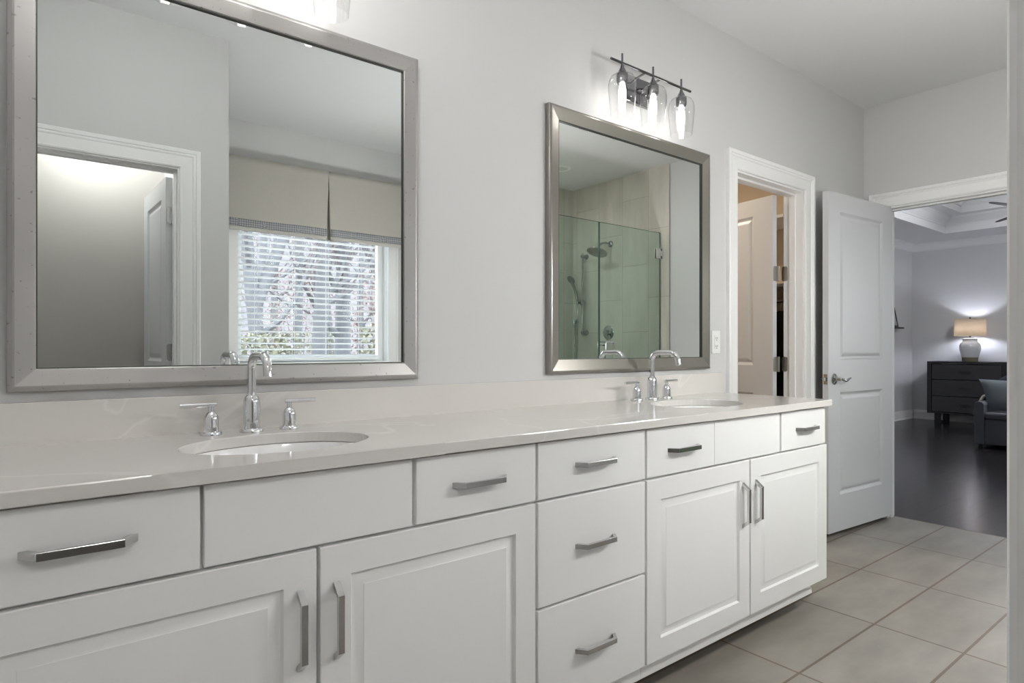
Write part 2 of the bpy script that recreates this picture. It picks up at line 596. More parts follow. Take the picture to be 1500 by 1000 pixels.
# double tray ceiling
T1 = (BX0 + 0.75, 10.23, BYN + 0.70, 1.28)
T2 = (T1[0] + 0.26, T1[1] - 0.26, T1[2] + 0.26, T1[3] - 0.26)
H1, H2 = 2.945, 3.15


def frame_plate(mb, o, i, z0, z1):
    mb.box(o[0], i[0], o[2], o[3], z0, z1).box(i[1], o[1], o[2], o[3], z0, z1)
    mb.box(i[0], i[1], o[2], i[2], z0, z1).box(i[0], i[1], i[3], o[3], z0, z1)


def inner_crown(mb, r, ztop, h, p, base=0.0):
    """crown moulding running round the inside of rectangle r, hung under ztop"""
    prof = [(0, -h), (0.010, -h), (0.012, -h + 0.018), (p * 0.30, -h * 0.62), (p * 0.62, -h * 0.30), (p - 0.014, -0.020), (p - 0.010, -0.012), (p, -0.010), (p, 0.0)]
    rings = []
    for d, z in prof:
        rings.append([(r[0] + d, r[2] + d, ztop + z), (r[1] - d, r[2] + d, ztop + z), (r[1] - d, r[3] - d, ztop + z), (r[0] + d, r[3] - d, ztop + z)])
    mb.ring_skin(rings)


mb = MB()
frame_plate(mb, (BX0, BX1, BYN, BYP), T1, BC, H1)
frame_plate(mb, (T1[0] - 0.1, T1[1] + 0.1, T1[2] - 0.1, T1[3] + 0.1), T2, H1, H2)
mb.box(T2[0] - 0.1, T2[1] + 0.1, T2[2] - 0.1, T2[3] + 0.1, H2, H2 + 0.1)
S('ceiling_bedroom', mb, 'bedceil', 'white stepped tray ceiling of the bedroom', 'ceiling')
for k, (r, z, h, p, lb) in enumerate([((BX0, BX1, BYN, BYP), BC, 0.11, 0.10, 'crown moulding where bedroom walls meet the ceiling'),
                                       (T1, H1, 0.12, 0.11, 'crown moulding of the lower ceiling tray'),
                                       (T2, H2, 0.12, 0.11, 'crown moulding of the upper ceiling tray')]):
    mb = MB()
    inner_crown(mb, r, z, h, p)
    S(f'trim_{11 + k}', mb, 'bedceil', lb, 'crown moulding')


def baseboard(name, mb, label):
    S(name, mb, 'trim', label, 'baseboard')


def bb_prof(h=0.14, t=0.016):
    return [(0, 0), (t + 0.012, 0), (t + 0.012, 0.012), (t, 0.022), (t, h - 0.035), (t - 0.004, h - 0.028), (t - 0.004, h - 0.016), (t - 0.010, h), (0, h)]


mb = MB().prism([(BYP - d, z) for d, z in bb_prof()], BX0, BX1, 'YZ')
baseboard('baseboard_side', mb, 'white baseboard under the picture ledge wall')
mb = MB().prism([(BX1 - d, z) for d, z in bb_prof()], BYN, BYP - 0.03, 'XZ')
baseboard('baseboard_far', mb, 'white baseboard behind the dresser')


# ------------------------------------------------------------------ door casings
CAS = [(-0.006, 0.0), (-0.006, -0.004), (-0.0045, -0.009), (0.002, -0.012), (0.006, -0.011), (0.052, -0.014), (0.056, -0.018), (0.062, -0.019), (0.066, -0.016),
       (0.070, -0.022), (0.084, -0.024), (0.088, -0.020), (0.088, 0.0)]


def casing(mb, x0, x1, z1, y, mx=None, prof=CAS, sgn=1):
    """mitred casing around an opening on a wall face at y, standing out to -y"""
    rings = []
    for w, d in prof:
        w += 0.006
        rings.append([(x0 - w, y + d * sgn, 0), (x0 - w, y + d * sgn, z1 + w), (x1 + w, y + d * sgn, z1 + w), (x1 + w, y + d * sgn, 0)])
    b2 = MB()
    b2.ring_skin(rings, close=False)
    if mx:
        b2.xform(mx)
    tmp = bpy.data.meshes.new('t')
    b2.bm.to_mesh(tmp)
    b2.bm.free()
    mb.bm.from_mesh(tmp)
    bpy.data.meshes.remove(tmp)


def liner(mb, x0, x1, z1, y0, y1, t=0.018, stop=None):
    mb.box(x0, x0 + t, y0, y1, 0, z1).box(x1 - t, x1, y0, y1, 0, z1).box(x0 + t, x1 - t, y0, y1, z1 - t, z1)
    if stop:
        a, b_ = stop
        mb.box(x0 + t, x0 + t + 0.011, a, b_, 0, z1 - t).box(x1 - t - 0.011, x1 - t, a, b_, 0, z1 - t).box(x0 + t + 0.011, x1 - t - 0.011, a, b_, z1 - t - 0.011, z1 - t)


mb = MB()
casing(mb, OX0 + 0.004, OX1 - 0.004, OZ - 0.004, 0.0)
liner(mb, OX0, OX1, OZ, 0.001, WT - 0.001, 0.014, (0.045, 0.080))
S('trim_1', mb, 'trim', 'white moulded casing around the closet doorway', 'door casing')

ROT = Matrix.Translation((XE, 0, 0)) @ Matrix.Rotation(R(-90), 4, 'Z')   # local x -> -y, local y -> x
mb = MB()
casing(mb, -BY0 + 0.004, -BY1 - 0.004, BZ - 0.004, 0.0, ROT)
b2 = MB()
liner(b2, -BY0, -BY1, BZ, 0.001, WT - 0.001, 0.014, (0.045, 0.080))
b2.xform(ROT)
me = bpy.data.meshes.new('t')
b2.bm.to_mesh(me)
mb.bm.from_mesh(me)
S('trim_2', mb, 'trim', 'white moulded casing around the bedroom doorway', 'door casing')

mb = MB()
casing(mb, CX0 + 0.008, CX1 - 0.008, CZ - 0.008, YA, Matrix.Translation((0, 2 * YA, 0)) @ Matrix.Scale(-1, 4, (0, 1, 0)))
casing(mb, CX0 + 0.008, CX1 - 0.008, CZ - 0.008, YA - WT)
liner(mb, CX0, CX1, CZ, YA - WT + 0.001, YA - 0.001, 0.014, (YA - 0.075, YA - 0.040))
S('trim_3', mb, 'trim', 'white casing of the toilet-room doorway, its jamb at the right edge', 'door casing')


# ------------------------------------------------------------------ interior doors (two moulded panels)
PROF_DOOR = [(0.0, 0.0), (0.006, 0.004), (0.014, 0.009), (0.020, 0.010), (0.034, 0.0045), (0.042, 0.003), (0.046, 0.003)]


def door_leaf(w, h, panels, t=0.035):
    """leaf with x 0..w, front at y=0, back at y=t; panels = [(x0,x1,z0,z1)] on both faces"""
    mb = MB()
    for side in (0, 1):
        xs = [0, panels[0][0], panels[0][1], w]
        zs = [0]
        for p in sorted(panels, key=lambda q: q[2]):
            zs += [p[2], p[3]]
        zs.append(h)
        y = 0 if side == 0 else t
        sg = 1 if side == 0 else -1
        for i in range(3):
            for k in range(len(zs) - 1):
                x0, x1, z0, z1 = xs[i], xs[i + 1], zs[k], zs[k + 1]
                if i == 1 and k % 2 == 1:
                    rings = [[(x0 + a, y + sg * d, z0 + a), (x1 - a, y + sg * d, z0 + a), (x1 - a, y + sg * d, z1 - a), (x0 + a, y + sg * d, z1 - a)] for a, d in PROF_DOOR]
                    mb.ring_skin(rings, True, False, True)
                else:
                    v = mb.verts([(x0, y, z0), (x1, y, z0), (x1, y, z1), (x0, y, z1)])
                    mb.bm.faces.new(v)
    mb.merge(1e-6)
    for a, c in (((0, 0, 0), (0, 0, h)), ((w, 0, 0), (w, 0, h))):
        pass
    x0, x1 = 0, w
    zs_all = sorted({round(v.co.z, 6) for v in mb.bm.verts if abs(v.co.x) < 1e-6})
    mb.box(0, 0.0005, 0, t, 0, h) if False else None
    for x in (0, w):
        v = mb.verts([(x, 0, 0), (x, t, 0), (x, t, h), (x, 0, h)])
        mb.bm.faces.new(v)
    for z in (0, h):
        v = mb.verts([(0, 0, z), (w, 0, z), (w, t, z), (0, t, z)])
        mb.bm.faces.new(v)
    return mb


def hinge_plate(mb, x, y0, y1, zc, h=0.089, t=0.0025, plane='x'):
    r = 0.012
    poly = []
    for cx, cz, a0 in ((y1 - r, zc + h / 2 - r, 0), (y0 + r, zc + h / 2 - r, 90), (y0 + r, zc - h / 2 + r, 180), (y1 - r, zc - h / 2 + r, 270)):
        for k in range(5):
            a = R(a0 + k * 22.5)
            poly.append((cx + r * cos(a), cz + r * sin(a)))
    if plane == 'x':
        mb.prism(poly, x - t / 2, x + t / 2, 'YZ')
    else:
        mb.prism(poly, x - t / 2, x + t / 2, 'XZ')


def screws(mb, pts, axis):
    for p in pts:
        mb.lathe([(0.0045, -0.0008), (0.0045, 0.0006), (0.002, 0.0009)], *p, n=10, axis=axis)


# door_1: closet door, opened into the closet about 99 degrees, hinged at the right jamb
D1 = empty('door_1', (3.551, 0.132, 0.012), R(90 - 99), label='white two-panel closet door standing open into the closet', cat='door', kind='structure')
W1 = 0.675
mbd = door_leaf(W1, 2.018, [(0.14, 0.535, 0.24, 0.825), (0.14, 0.535, 0.995, 1.915)])
# local leaf x -> world +y ; front (local y=0) -> world -x
mbd.xform(Matrix.Rotation(R(90), 4, 'Z') @ Matrix.Scale(-1, 4, (0, 1, 0)) @ Matrix.Translation((0, 0, 0)))
mbd.xform(Matrix.Translation((-0.0385, 0.004, 0)))
mbd.build('leaf', 'door', D1, bevel=0.0012)
for zc in (0.22, 1.003, 1.560 - 0.012):
    mb = MB()
    hinge_plate(mb, 0.0028, -0.0345, 0.0015, zc, plane='y')
    mb.tube([(0.014, 0.003, zc - 0.046), (0.014, 0.003, zc + 0.046)], 0.0065, 10)
    mb.box(-0.002, 0.014, 0.0015, 0.004, zc - 0.044, zc + 0.044)
    screws(mb, [(-0.016 + (0.006 if q else 0), 0.0012, zc + q) for q in (-0.028, 0, 0.028)], 'Y')
    mb.xform(Matrix.Translation((0, -0.0005, 0)))
    mb.build('hinge', 'nickel', D1)
D1M = (Matrix.Translation(D1.location) @ Matrix.Rotation(D1.rotation_euler.z, 4, 'Z')).inverted()
for zc in (0.232, 1.015, 1.560):
    mb = MB()
    hinge_plate(mb, 3.5965, 0.094, 0.130, zc, plane='x')
    screws(mb, [(3.595, 0.106 + (0.008 if q else 0), zc + q) for q in (-0.028, 0, 0.028)], 'X')
    mb.build('jamb_plate', 'nickel', D1).matrix_parent_inverse = D1M

# door_2: bedroom door, opened flat along the vanity wall
HX, HY = 4.436, -0.169
D2 = empty('door_2', (HX, HY, 0.027), 0, label='white two-panel bedroom door standing open beside the vanity', cat='door', kind='structure')
W2 = 0.767
ang = math.atan2(0.056, -0.764)
mbd = door_leaf(W2, 2.004, [(0.128, 0.640, 0.215, 0.824), (0.128, 0.640, 1.015, 1.893)])
# local x from hinge to free end; front faces -y when leaf points to -x
mbd.xform(Matrix.Scale(-1, 4, (1, 0, 0)))
RM = Matrix.Rotation(ang - pi, 4, 'Z')
mbd.xform(RM)
mbd.build('leaf', 'door', D2, bevel=0.0012)


def lever_set(parent, mx):
    """lever with round rose on both faces plus the latch, leaf local frame (x from hinge, y depth)"""
    mb = MB()
    zc, xc = 0.903, W2 - 0.062
    for sgn, y in ((-1, 0.0), (1, 0.035)):
        mb.lathe([(0.033, 0), (0.033, sgn * 0.003), (0.029, sgn * 0.007), (0.016, sgn * 0.010), (0.011, sgn * 0.013), (0.011, sgn * 0.042), (0.009, sgn * 0.046)], -xc, y, zc, 24, 'Y')
        pts = [(-xc, y + sgn * 0.040, zc), (-xc + 0.016, y + sgn * 0.045, zc - 0.001), (-xc + 0.036, y + sgn * 0.047, zc - 0.008), (-xc + 0.056, y + sgn * 0.046, zc - 0.009),
               (-xc + 0.078, y + sgn * 0.045, zc + 0.0), (-xc + 0.098, y + sgn * 0.044, zc + 0.005), (-xc + 0.110, y + sgn * 0.043, zc + 0.005)]
        mb.tube(pts, [0.009, 0.0095, 0.0085, 0.0075, 0.0065, 0.0055, 0.003], 12)
    mb.xform(mx)
    h = mb.build('door_handle', 'satin', parent, smooth=40)
    mb = MB()
    x = -W2
    mb.box(x - 0.0015, x + 0.001, 0.006, 0.029, zc - 0.029, zc + 0.029)
    mb.prism([(x - 0.013, 0.011), (x, 0.011), (x, 0.025), (x - 0.004, 0.025)], zc - 0.010, zc + 0.010, 'XY')
    mb.xform(mx)
    mb.build('latch', 'satin', parent)


lever_set(D2, RM)

# door_3: toilet-room door, seen edge-on in the left mirror
D3 = empty('door_3', (0.592, -1.828, 0.010), 0, label='white toilet-room door standing open, edge-on in the left mirror', cat='door', kind='structure')
mbd = door_leaf(0.60, 2.0, [(0.11, 0.49, 0.235, 0.85), (0.11, 0.49, 1.03, 1.90)])
mbd.xform(Matrix.Rotation(R(-90), 4, 'Z') @ Matrix.Scale(1, 4, (0, 1, 0)))
mbd.xform(Matrix.Rotation(R(-2), 4, 'Z') @ Matrix.Translation((-0.018, -0.055, 0)))
mbd.build('leaf', 'door', D3, bevel=0.0012)
for zc in (1.80, 1.08, 0.22):
    mb = MB()
    hinge_plate(mb, -0.0522, -0.016, 0.014, zc, plane='y')
    mb.tube([(0.012, -0.046, zc - 0.046), (0.012, -0.046, zc + 0.046)], 0.006, 10)
    mb.build('hinge', 'satin', D3)


# ------------------------------------------------------------------ vanity cabinets
def handle_mesh():
    mb = MB()
    outer = [(-0.0825, 0), (-0.0600, -0.0285), (0.0600, -0.0285), (0.0825, 0)]
    inner = [(0.0690, 0), (0.0545, -0.0190), (-0.0545, -0.0190), (-0.0690, 0)]
    mb.prism(outer + inner, -0.0068, 0.0068, 'XY')
    bm = mb.bm
    bmesh.ops.recalc_face_normals(bm, faces=bm.faces)
    me = bpy.data.meshes.new('handle')
    bm.to_mesh(me)
    bm.free()
    me.materials.append(M['satin'])
    return me


HANDLE = handle_mesh()


def handle(parent, x, z, vertical=False, y=YF):
    o = bpy.data.objects.new('handle', HANDLE)
    COL.objects.link(o)
    o.parent = parent
    o.location = (x, y, z)
    if vertical:
        o.rotation_euler = (0, R(90), 0)
    bv = o.modifiers.new('bevel', 'BEVEL')
    bv.width = 0.0007
    bv.segments = 2
    o['label'] = 'angular chrome bar handle'
    return o


def slab_front(name, parent, x0, x1, z0, z1):
    return MB().box(x0, x1, YF, YF + 0.020, z0, z1).build(name, 'cabinet', parent, bevel=0.0022)


PROF_CAB = [(0.0, 0.0015), (0.0015, 0.0), (0.067, 0.0), (0.069, 0.004), (0.071, 0.0085), (0.0745, 0.0090), (0.096, 0.0030), (0.0975, 0.0018), (0.1015, 0.0018)]


def panel_door(parent, x0, x1, z0, z1):
    mb = MB()
    mb.rect_rings(x0, x1, z0, z1, PROF_CAB, YF)
    b = YF + 0.020
    f = [(x0, YF + 0.0015, z0), (x1, YF + 0.0015, z0), (x1, YF + 0.0015, z1), (x0, YF + 0.0015, z1)]
    k = [(x0, b, z0), (x1, b, z0), (x1, b, z1), (x0, b, z1)]
    mb.ring_skin([f, k], True, False, True)
    mb.merge(1e-6)
    return mb.build('door', 'cabinet', parent, smooth=25)


ZD0, ZD1, ZR0, ZR1 = 0.125, 0.700, 0.707, 0.860


def carcass(parent, x0, x1, left_side=False, right_side=False):
    mb = MB()
    mb.box(x0, x1, YF + 0.021, YF + 0.040, 0.115, 0.863)
    mb.build('face_frame', 'cabinet', parent)
    mb = MB()
    mb.box(x0, x0 + 0.016, YF + 0.041, -0.004, 0.115, 0.863).box(x1 - 0.016, x1, YF + 0.041, -0.004, 0.115, 0.863)
    mb.box(x0 + 0.016, x1 - 0.016, YF + 0.041, -0.004, 0.115, 0.131)
    mb.build('carcass', 'cabinet', parent)
    MB().box(x0, x1, -0.405, -0.390, 0.0, 0.114).build('toe_kick', 'cabinet', parent)
    xe = 2.616 if x1 > 2.6 else x1
    rail = [(x0, 0.076), (xe, 0.076)]
    rail += [(xe - 0.030 + 0.030 * cos(R(a)), 0.082 + 0.032 * sin(R(a))) for a in (0, 20, 40, 60, 80, 90)] if x1 > 2.6 else [(xe, 0.114)]
    rail += [(x0, 0.114)]
    MB().prism(rail, YF + 0.021, YF + 0.036, 'XZ').build('bottom_rail', 'cabinet', parent, bevel=0.001)


V1 = empty('vanity_cabinet', (0, 0, 0), label='white sink base cabinet under the left mirror', cat='cabinet', group='vanity cabinets')
carcass(V1, -0.165, 1.0665)
for nm, x0, x1, hd in (('drawer', -0.110, 0.251, 0.0705), ('false_front', 0.258, 0.693, None), ('drawer', 0.703, 1.063, 0.883)):
    d = slab_front(nm, V1, x0, x1, ZR0, ZR1)
    if hd is not None:
        handle(d, hd, 0.785)
d = panel_door(V1, -0.110, 0.470, ZD0, ZD1)
handle(d, 0.436, 0.541, True)
d = panel_door(V1, 0.478, 1.063, ZD0, ZD1)
handle(d, 0.5125, 0.541, True)

V2 = empty('drawer_cabinet', (1.29, 0, 0), label='white three-drawer cabinet between the two sink cabinets', cat='cabinet', group='vanity cabinets')
V2.location = (0, 0, 0)
carcass(V2, 1.0675, 1.5115)
for z0, z1, zh in ((ZR0, ZR1, 0.787), (0.418, 0.700, 0.558), (0.126, 0.411, 0.264)):
    d = slab_front('drawer', V2, 1.071, 1.5075, z0, z1)
    handle(d, 1.290, zh)

V3 = empty('vanity_cabinet', (0, 0, 0), label='white sink base cabinet under the right mirror', cat='cabinet', group='vanity cabinets')
carcass(V3, 1.5125, 2.700)
for nm, x0, x1, hd in (('drawer', 1.517, 1.8765, 1.702), ('false_front', 1.8775, 2.315, None), ('drawer', 2.328, 2.690, 2.521)):
    d = slab_front(nm, V3, x0, x1, ZR0, ZR1)
    if hd is not None:
        handle(d, hd, 0.785)
d = panel_door(V3, 1.517, 2.100, ZD0, ZD1)
handle(d, 2.057, 0.540, True)
d = panel_door(V3, 2.108, 2.704, ZD0, ZD1)
handle(d, 2.142, 0.540, True)
# ------------------------------------------------------------------ counter, splash, sinks
SINKS = [(0.470, -0.315), (2.110, -0.315)]
SA, SB = 0.212, 0.155
CTB = CT - 0.027
CX_END, CX_START = 2.712, XL + 0.002
mb = MB()
N = 72


def rect_pt(cx, cy, a, hw, y0, y1):
    dx, dy = cos(a), sin(a)
    ts = []
    if dx:
        ts.append((hw if dx > 0 else -hw) / dx)
    if dy:
        ts.append(((y1 if dy > 0 else y0) - cy) / dy)
    t = min(v for v in ts if v > 0)
    return cx + dx * t, cy + dy * t


y0c, y1c = -0.570, -0.0205
edges_x = [CX_START]
for cx, cy in SINKS:
    hw = 0.30
    angs = [2 * pi * i / N for i in range(N)]
    for px in (-hw, hw):
        for py in (y0c - cy, y1c - cy):
            angs.append(math.atan2(py, px) % (2 * pi))
    angs = sorted(set(round(a, 9) for a in angs))
    for z in (CT, CTB):
        mb.ring_skin([[(cx + SA * cos(a), cy + SB * sin(a), z) for a in angs], [rect_pt(cx, cy, a, hw, y0c, y1c) + (z,) for a in angs]])
    mb.ring_skin([[(cx + SA * cos(a), cy + SB * sin(a), z) for a in angs] for z in (CT, CTB)])
    edges_x += [cx - hw, cx + hw]
edges_x.append(CX_END)
for i in range(0, len(edges_x), 2):
    for z in (CT, CTB):
        v = mb.verts([(edges_x[i], y0c, z), (edges_x[i + 1], y0c, z), (edges_x[i + 1], y1c, z), (edges_x[i], y1c, z)])
        mb.bm.faces.new(v)
# outer rim
rim = [(x, y0c) for x in edges_x] + [(x, y1c) for x in reversed(edges_x)]
mb.ring_skin([[(x, y, CT) for x, y in rim], [(x, y, CTB) for x, y in rim]])
mb.merge(1e-4)
ct = mb.build('countertop', 'quartz', None, bevel=0.0025)
tag(ct, 'long pale veined stone countertop across all the vanity cabinets', 'countertop')
sp_o = box('backsplash', CX_START, 2.757, -0.020, -0.0005, CTB + 0.001, 0.990, 'quartz', bevel=0.0015,
           label='low pale veined stone backsplash along the vanity wall', cat='backsplash')

for i, (cx, cy) in enumerate(SINKS):
    side = ('left', 'right')[i]
    s = empty('sink', (cx, cy, CTB), label=f'white oval undermount basin under the {side} mirror', cat='sink', group='basins')
    mb = MB()
    prof = [(1.07, -0.001), (1.01, -0.001), (0.985, -0.010), (0.95, -0.040), (0.88, -0.080), (0.74, -0.115), (0.52, -0.135), (0.28, -0.142), (0.10, -0.145)]
    outer = [(0.10, -0.160), (0.55, -0.150), (0.80, -0.125), (0.94, -0.085), (1.01, -0.040), (1.07, -0.014), (1.07, -0.001)]
    mb.ring_skin([[(SA * r * cos(2 * pi * k / 64), SB * r * sin(2 * pi * k / 64), z) for k in range(64)] for r, z in prof + outer], True, False, False)
    mb.build('basin', 'porcelain', s, smooth=50)
    mb = MB().lathe([(0.010, 0.0), (0.024, 0.0), (0.027, 0.003), (0.023, 0.006), (0.018, 0.004), (0.0165, 0.012), (0.003, 0.016)], 0, 0, -0.1455, 24)
    mb.build('drain', 'chrome', s, smooth=40)


# ------------------------------------------------------------------ faucets
def arc(c, r, a0, a1, n, plane):
    out = []
    for k in range(n + 1):
        a = R(a0 + (a1 - a0) * k / n)
        out.append((c[0], c[1] + r * cos(a), c[2] + r * sin(a)))
    return out


F1 = empty('faucet', (0.468, -0.090, CT), label='chrome two-handle faucet at the left basin', cat='faucet', group='basin faucets')
mb = MB()
mb.lathe([(0.0295, 0.0), (0.0295, 0.006), (0.0270, 0.009), (0.0215, 0.010), (0.0212, 0.078), (0.0200, 0.086), (0.0165, 0.093), (0.0120, 0.097), (0.0112, 0.104)], n=36)
pts = [(0, 0, 0.09), (0, 0, 0.165)] + arc((0, -0.036, 0.165), 0.036, 0, 90, 8, 'yz')[1:] + [(0, -0.06, 0.201), (0, -0.085, 0.201)]
pts += arc((0, -0.098, 0.163), 0.038, 90, 168, 8, 'yz') + [(0, -0.1385, 0.150)]
mb.tube(pts, 0.0108, 20)
mb.build('spout', 'chrome', F1, smooth=40)
for sg in (-1, 1):
    mb = MB()
    mb.lathe([(0.0255, 0.0), (0.0255, 0.006), (0.0235, 0.0085), (0.0180, 0.009), (0.0178, 0.040), (0.0165, 0.048), (0.0115, 0.056), (0.0075, 0.059), (0.0068, 0.072)], sg * 0.0985, 0, 0, 32)
    h = mb.build('handle', 'chrome', F1, smooth=40)
    mb = MB()
    mb.tube([(sg * 0.0985 - sg * 0.012, 0, 0.076), (sg * 0.0985 + sg * 0.072, 0, 0.076)], 0.0058, 16)
    mb.build('lever', 'chrome', h, smooth=40)
F2 = dup(F1)
F2.location = (2.108, -0.090, CT)
F2['label'] = 'chrome two-handle faucet at the right basin'

# ------------------------------------------------------------------ mirrors
def mirror(x0, x1, z0, z1, fm, label, kind):
    root = empty('wall_mirror', ((x0 + x1) / 2, 0, z0), label=label, cat='mirror', group='vanity mirrors')
    ox, oz = root.location.x, root.location.z
    mb = MB()
    #          inset from outer edge, depth (towards the room)
    if kind == 1:
        prof = [(0.0, -0.0005), (0.0, -0.016), (0.002, -0.019), (0.010, -0.024), (0.014, -0.025), (0.046, -0.019), (0.0505, -0.018), (0.0525, -0.015), (0.0525, -0.006)]
    else:
        prof = [(0.0, -0.0005), (0.0, -0.020), (0.002, -0.024), (0.008, -0.027), (0.012, -0.027), (0.052, -0.017), (0.0545, -0.0165), (0.0545, -0.006)]
    rings = []
    for w, d in prof:
        rings.append([(x0 + w - ox, d, z0 + w - oz), (x1 - w - ox, d, z0 + w - oz), (x1 - w - ox, d, z1 - w - oz), (x0 + w - ox, d, z1 - w - oz)])
    mb.ring_skin(rings)
    mb.build('frame', fm, root)
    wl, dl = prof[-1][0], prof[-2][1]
    mb = MB()  # dark ring paints the shade line between frame and glass
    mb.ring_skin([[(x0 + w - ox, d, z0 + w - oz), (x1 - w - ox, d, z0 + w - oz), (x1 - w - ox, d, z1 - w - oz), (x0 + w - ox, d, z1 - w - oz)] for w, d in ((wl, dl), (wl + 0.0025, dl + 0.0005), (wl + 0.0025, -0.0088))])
    mb.build('shaded_lip', 'lip_shade', root)['label'] = 'inner lip darkened to paint the shade line'
    w = 0.050
    MB().box(x0 + w - ox, x1 - w - ox, -0.0085, -0.004, z0 + w - oz, z1 - w - oz).build('mirror_glass', 'mirror', root)
    return root


mirror(-0.036, 1.010, 1.014, 2.061, 'frame1', 'large square mirror in a speckled silver frame above the left basin', 1)
mirror(1.580, 2.632, 1.013, 2.060, 'frame2', 'large square mirror in a brushed nickel frame above the right basin', 2)

# ------------------------------------------------------------------ vanity lights
def vanity_light(cx):
    root = empty('vanity_light', (cx, 0, 2.235))
    mb = MB()
    mb.prism([(-0.10, -0.058), (0.10, -0.058), (0.10, 0.058), (-0.10, 0.058)], -0.022, -0.0005, 'XZ')
    mb.build('backplate', 'dark_chrome', root, bevel=0.004)
    mb = MB()
    mb.tube([(-0.262, -0.100, 0.040), (0.262, -0.100, 0.040)], 0.0055, 14)
    bar = mb.build('bar', 'dark_chrome', root, smooth=40)
    for sx in (-0.05, 0.05):
        MB().tube([(sx, -0.020, 0.020), (sx, -0.060, 0.034), (sx, -0.100, 0.040)], 0.005, 12).build('arm', 'dark_chrome', root, smooth=40)
    for sx in (-0.195, 0.0, 0.195):
        mb = MB()
        mb.tube([(sx, -0.100, 0.005), (sx, -0.100, 0.078)], 0.0045, 12)
        mb.lathe([(0.006, 0.030), (0.008, 0.022), (0.019, 0.000), (0.020, -0.004)], sx, -0.100, 0, 24)
        mb.lathe([(0.0225, -0.004), (0.0235, -0.006), (0.0235, -0.034), (0.021, -0.042), (0.018, -0.044)], sx, -0.100, 0, 24)
        mb.build('socket', 'dark_chrome', root, smooth=35)
        mb = MB()
        po = [(0.0245, -0.006), (0.034, -0.008), (0.046, -0.016), (0.0545, -0.031), (0.0580, -0.050), (0.0575, -0.072), (0.0550, -0.105), (0.0515, -0.140), (0.0480, -0.172)]
        pi_ = [(r - 0.0016, z) for r, z in reversed(po)]
        mb.lathe(po + pi_, sx, -0.100, 0, 40, cap0=False, cap1=False)
        mb.build('glass_shade', 'clear', root, smooth=60)
        mb = MB()
        mb.lathe([(0.010, -0.044), (0.012, -0.056), (0.0155, -0.076), (0.0160, -0.098), (0.0135, -0.128), (0.0085, -0.154), (0.003, -0.164)], sx, -0.100, 0, 20)
        mb.build('bulb', 'bulb', root, smooth=60)
    return root


L2 = vanity_light(2.103)
tag(L2, 'chrome three-bulb vanity light with clear glass shades above the right mirror', 'wall light', 'vanity lights')
L1 = dup(L2)
L1.location = (0.487, 0, 2.235)
L1['label'] = 'three-bulb vanity light above the left mirror, only one shade in frame'

# ------------------------------------------------------------------ outlet
O = empty('power_outlet', (2.709, 0, 1.143), label='white power outlet on the wall between right mirror and closet doorway', cat='outlet')
MB().box(-0.035, 0.035, -0.006, -0.0005, -0.057, 0.057).build('cover_plate', 'plastic', O, bevel=0.002)
MB().box(-0.017, 0.017, -0.0085, -0.0055, -0.034, 0.034).build('receptacle', 'plastic', O, bevel=0.001)
for zc in (-0.020, 0.020):
    mb = MB()
    mb.box(-0.0075, -0.0050, -0.0092, -0.0084, zc - 0.005, zc + 0.005).box(0.0045, 0.0070, -0.0092, -0.0084, zc - 0.004, zc + 0.004)
    mb.lathe([(0.0026, -0.0092), (0.0026, -0.0084)], 0, 0, zc - 0.010, 10, 'Y')
    mb.build('socket_slots', 'slot', O)

# ------------------------------------------------------------------ window, blind, valance (seen in the left mirror)
WN = empty('window_1', ((WX0 + WX1) / 2, YW, WZ0), label='white framed window seen in the left mirror', cat='window', kind='structure')
mb = MB()
wh = (WX1 - WX0) / 2
f = 0.045
for x0, x1, z0, z1 in ((-wh, -wh + f, 0, WZ1 - WZ0), (wh - f, wh, 0, WZ1 - WZ0), (-wh + f, wh - f, 0, f), (-wh + f, wh - f, WZ1 - WZ0 - f, WZ1 - WZ0)):
    mb.box(x0, x1, -0.13, -0.085, z0, z1)
mb.build('window_frame', 'vinyl', WN)
MB().box(-wh + f, wh - f, -0.110, -0.106, f, WZ1 - WZ0 - f).build('pane', 'window_glass', WN)
mb = MB()
c = 0.088
for x0, x1, z0, z1 in ((-wh - c, -wh, -c, WZ1 - WZ0 + c), (wh, wh + c, -c, WZ1 - WZ0 + c), (-wh, wh, WZ1 - WZ0, WZ1 - WZ0 + c)):
    mb.box(x0, x1, 0.0005, 0.018, z0, z1)
mb.box(-wh, wh, 0.0005, 0.018, -c, -0.022)
for x0, x1 in ((-wh - c, -wh - c + 0.018), (wh + c - 0.018, wh + c)):
    mb.box(x0, x1, 0.018, 0.024, -c, WZ1 - WZ0 + c)
mb.build('casing', 'trim', WN, bevel=0.002)
MB().box(-wh - 0.02, wh + 0.02, -0.084, 0.032, -0.022, -0.001).build('window_sill', 'trim', WN, bevel=0.003)

BL = empty('window_blind', (1.700, YW - 0.045, WZ0), label='white slatted blind lowered over the window, seen in the left mirror', cat='blind')
bx = 0.535
MB().box(-bx, bx, -0.028, 0.028, 1.22, 1.275).build('head_rail', 'blind', BL, bevel=0.003)
mb = MB()
z = 0.050
while z < 1.21:
    tilt = 0.004
    mb.prism([(-0.0245, z - tilt), (0.0, z + 0.002), (0.0245, z + tilt), (0.0245, z + tilt + 0.0026), (0.0, z + 0.0046), (-0.0245, z - tilt + 0.0026)], -bx, bx, 'YZ')
    z += 0.0435
mb.build('slats', 'blind', BL)
MB().box(-bx, bx, -0.025, 0.025, 0.010, 0.030).build('bottom_rail', 'blind', BL, bevel=0.003)
mb = MB()
for x in (-0.40, -0.13, 0.13, 0.40):
    for y in (-0.026, 0.026):
        mb.tube([(x, y, 0.02), (x, y, 1.23)], 0.0012, 6)
mb.build('ladder_cords', 'blind', BL)

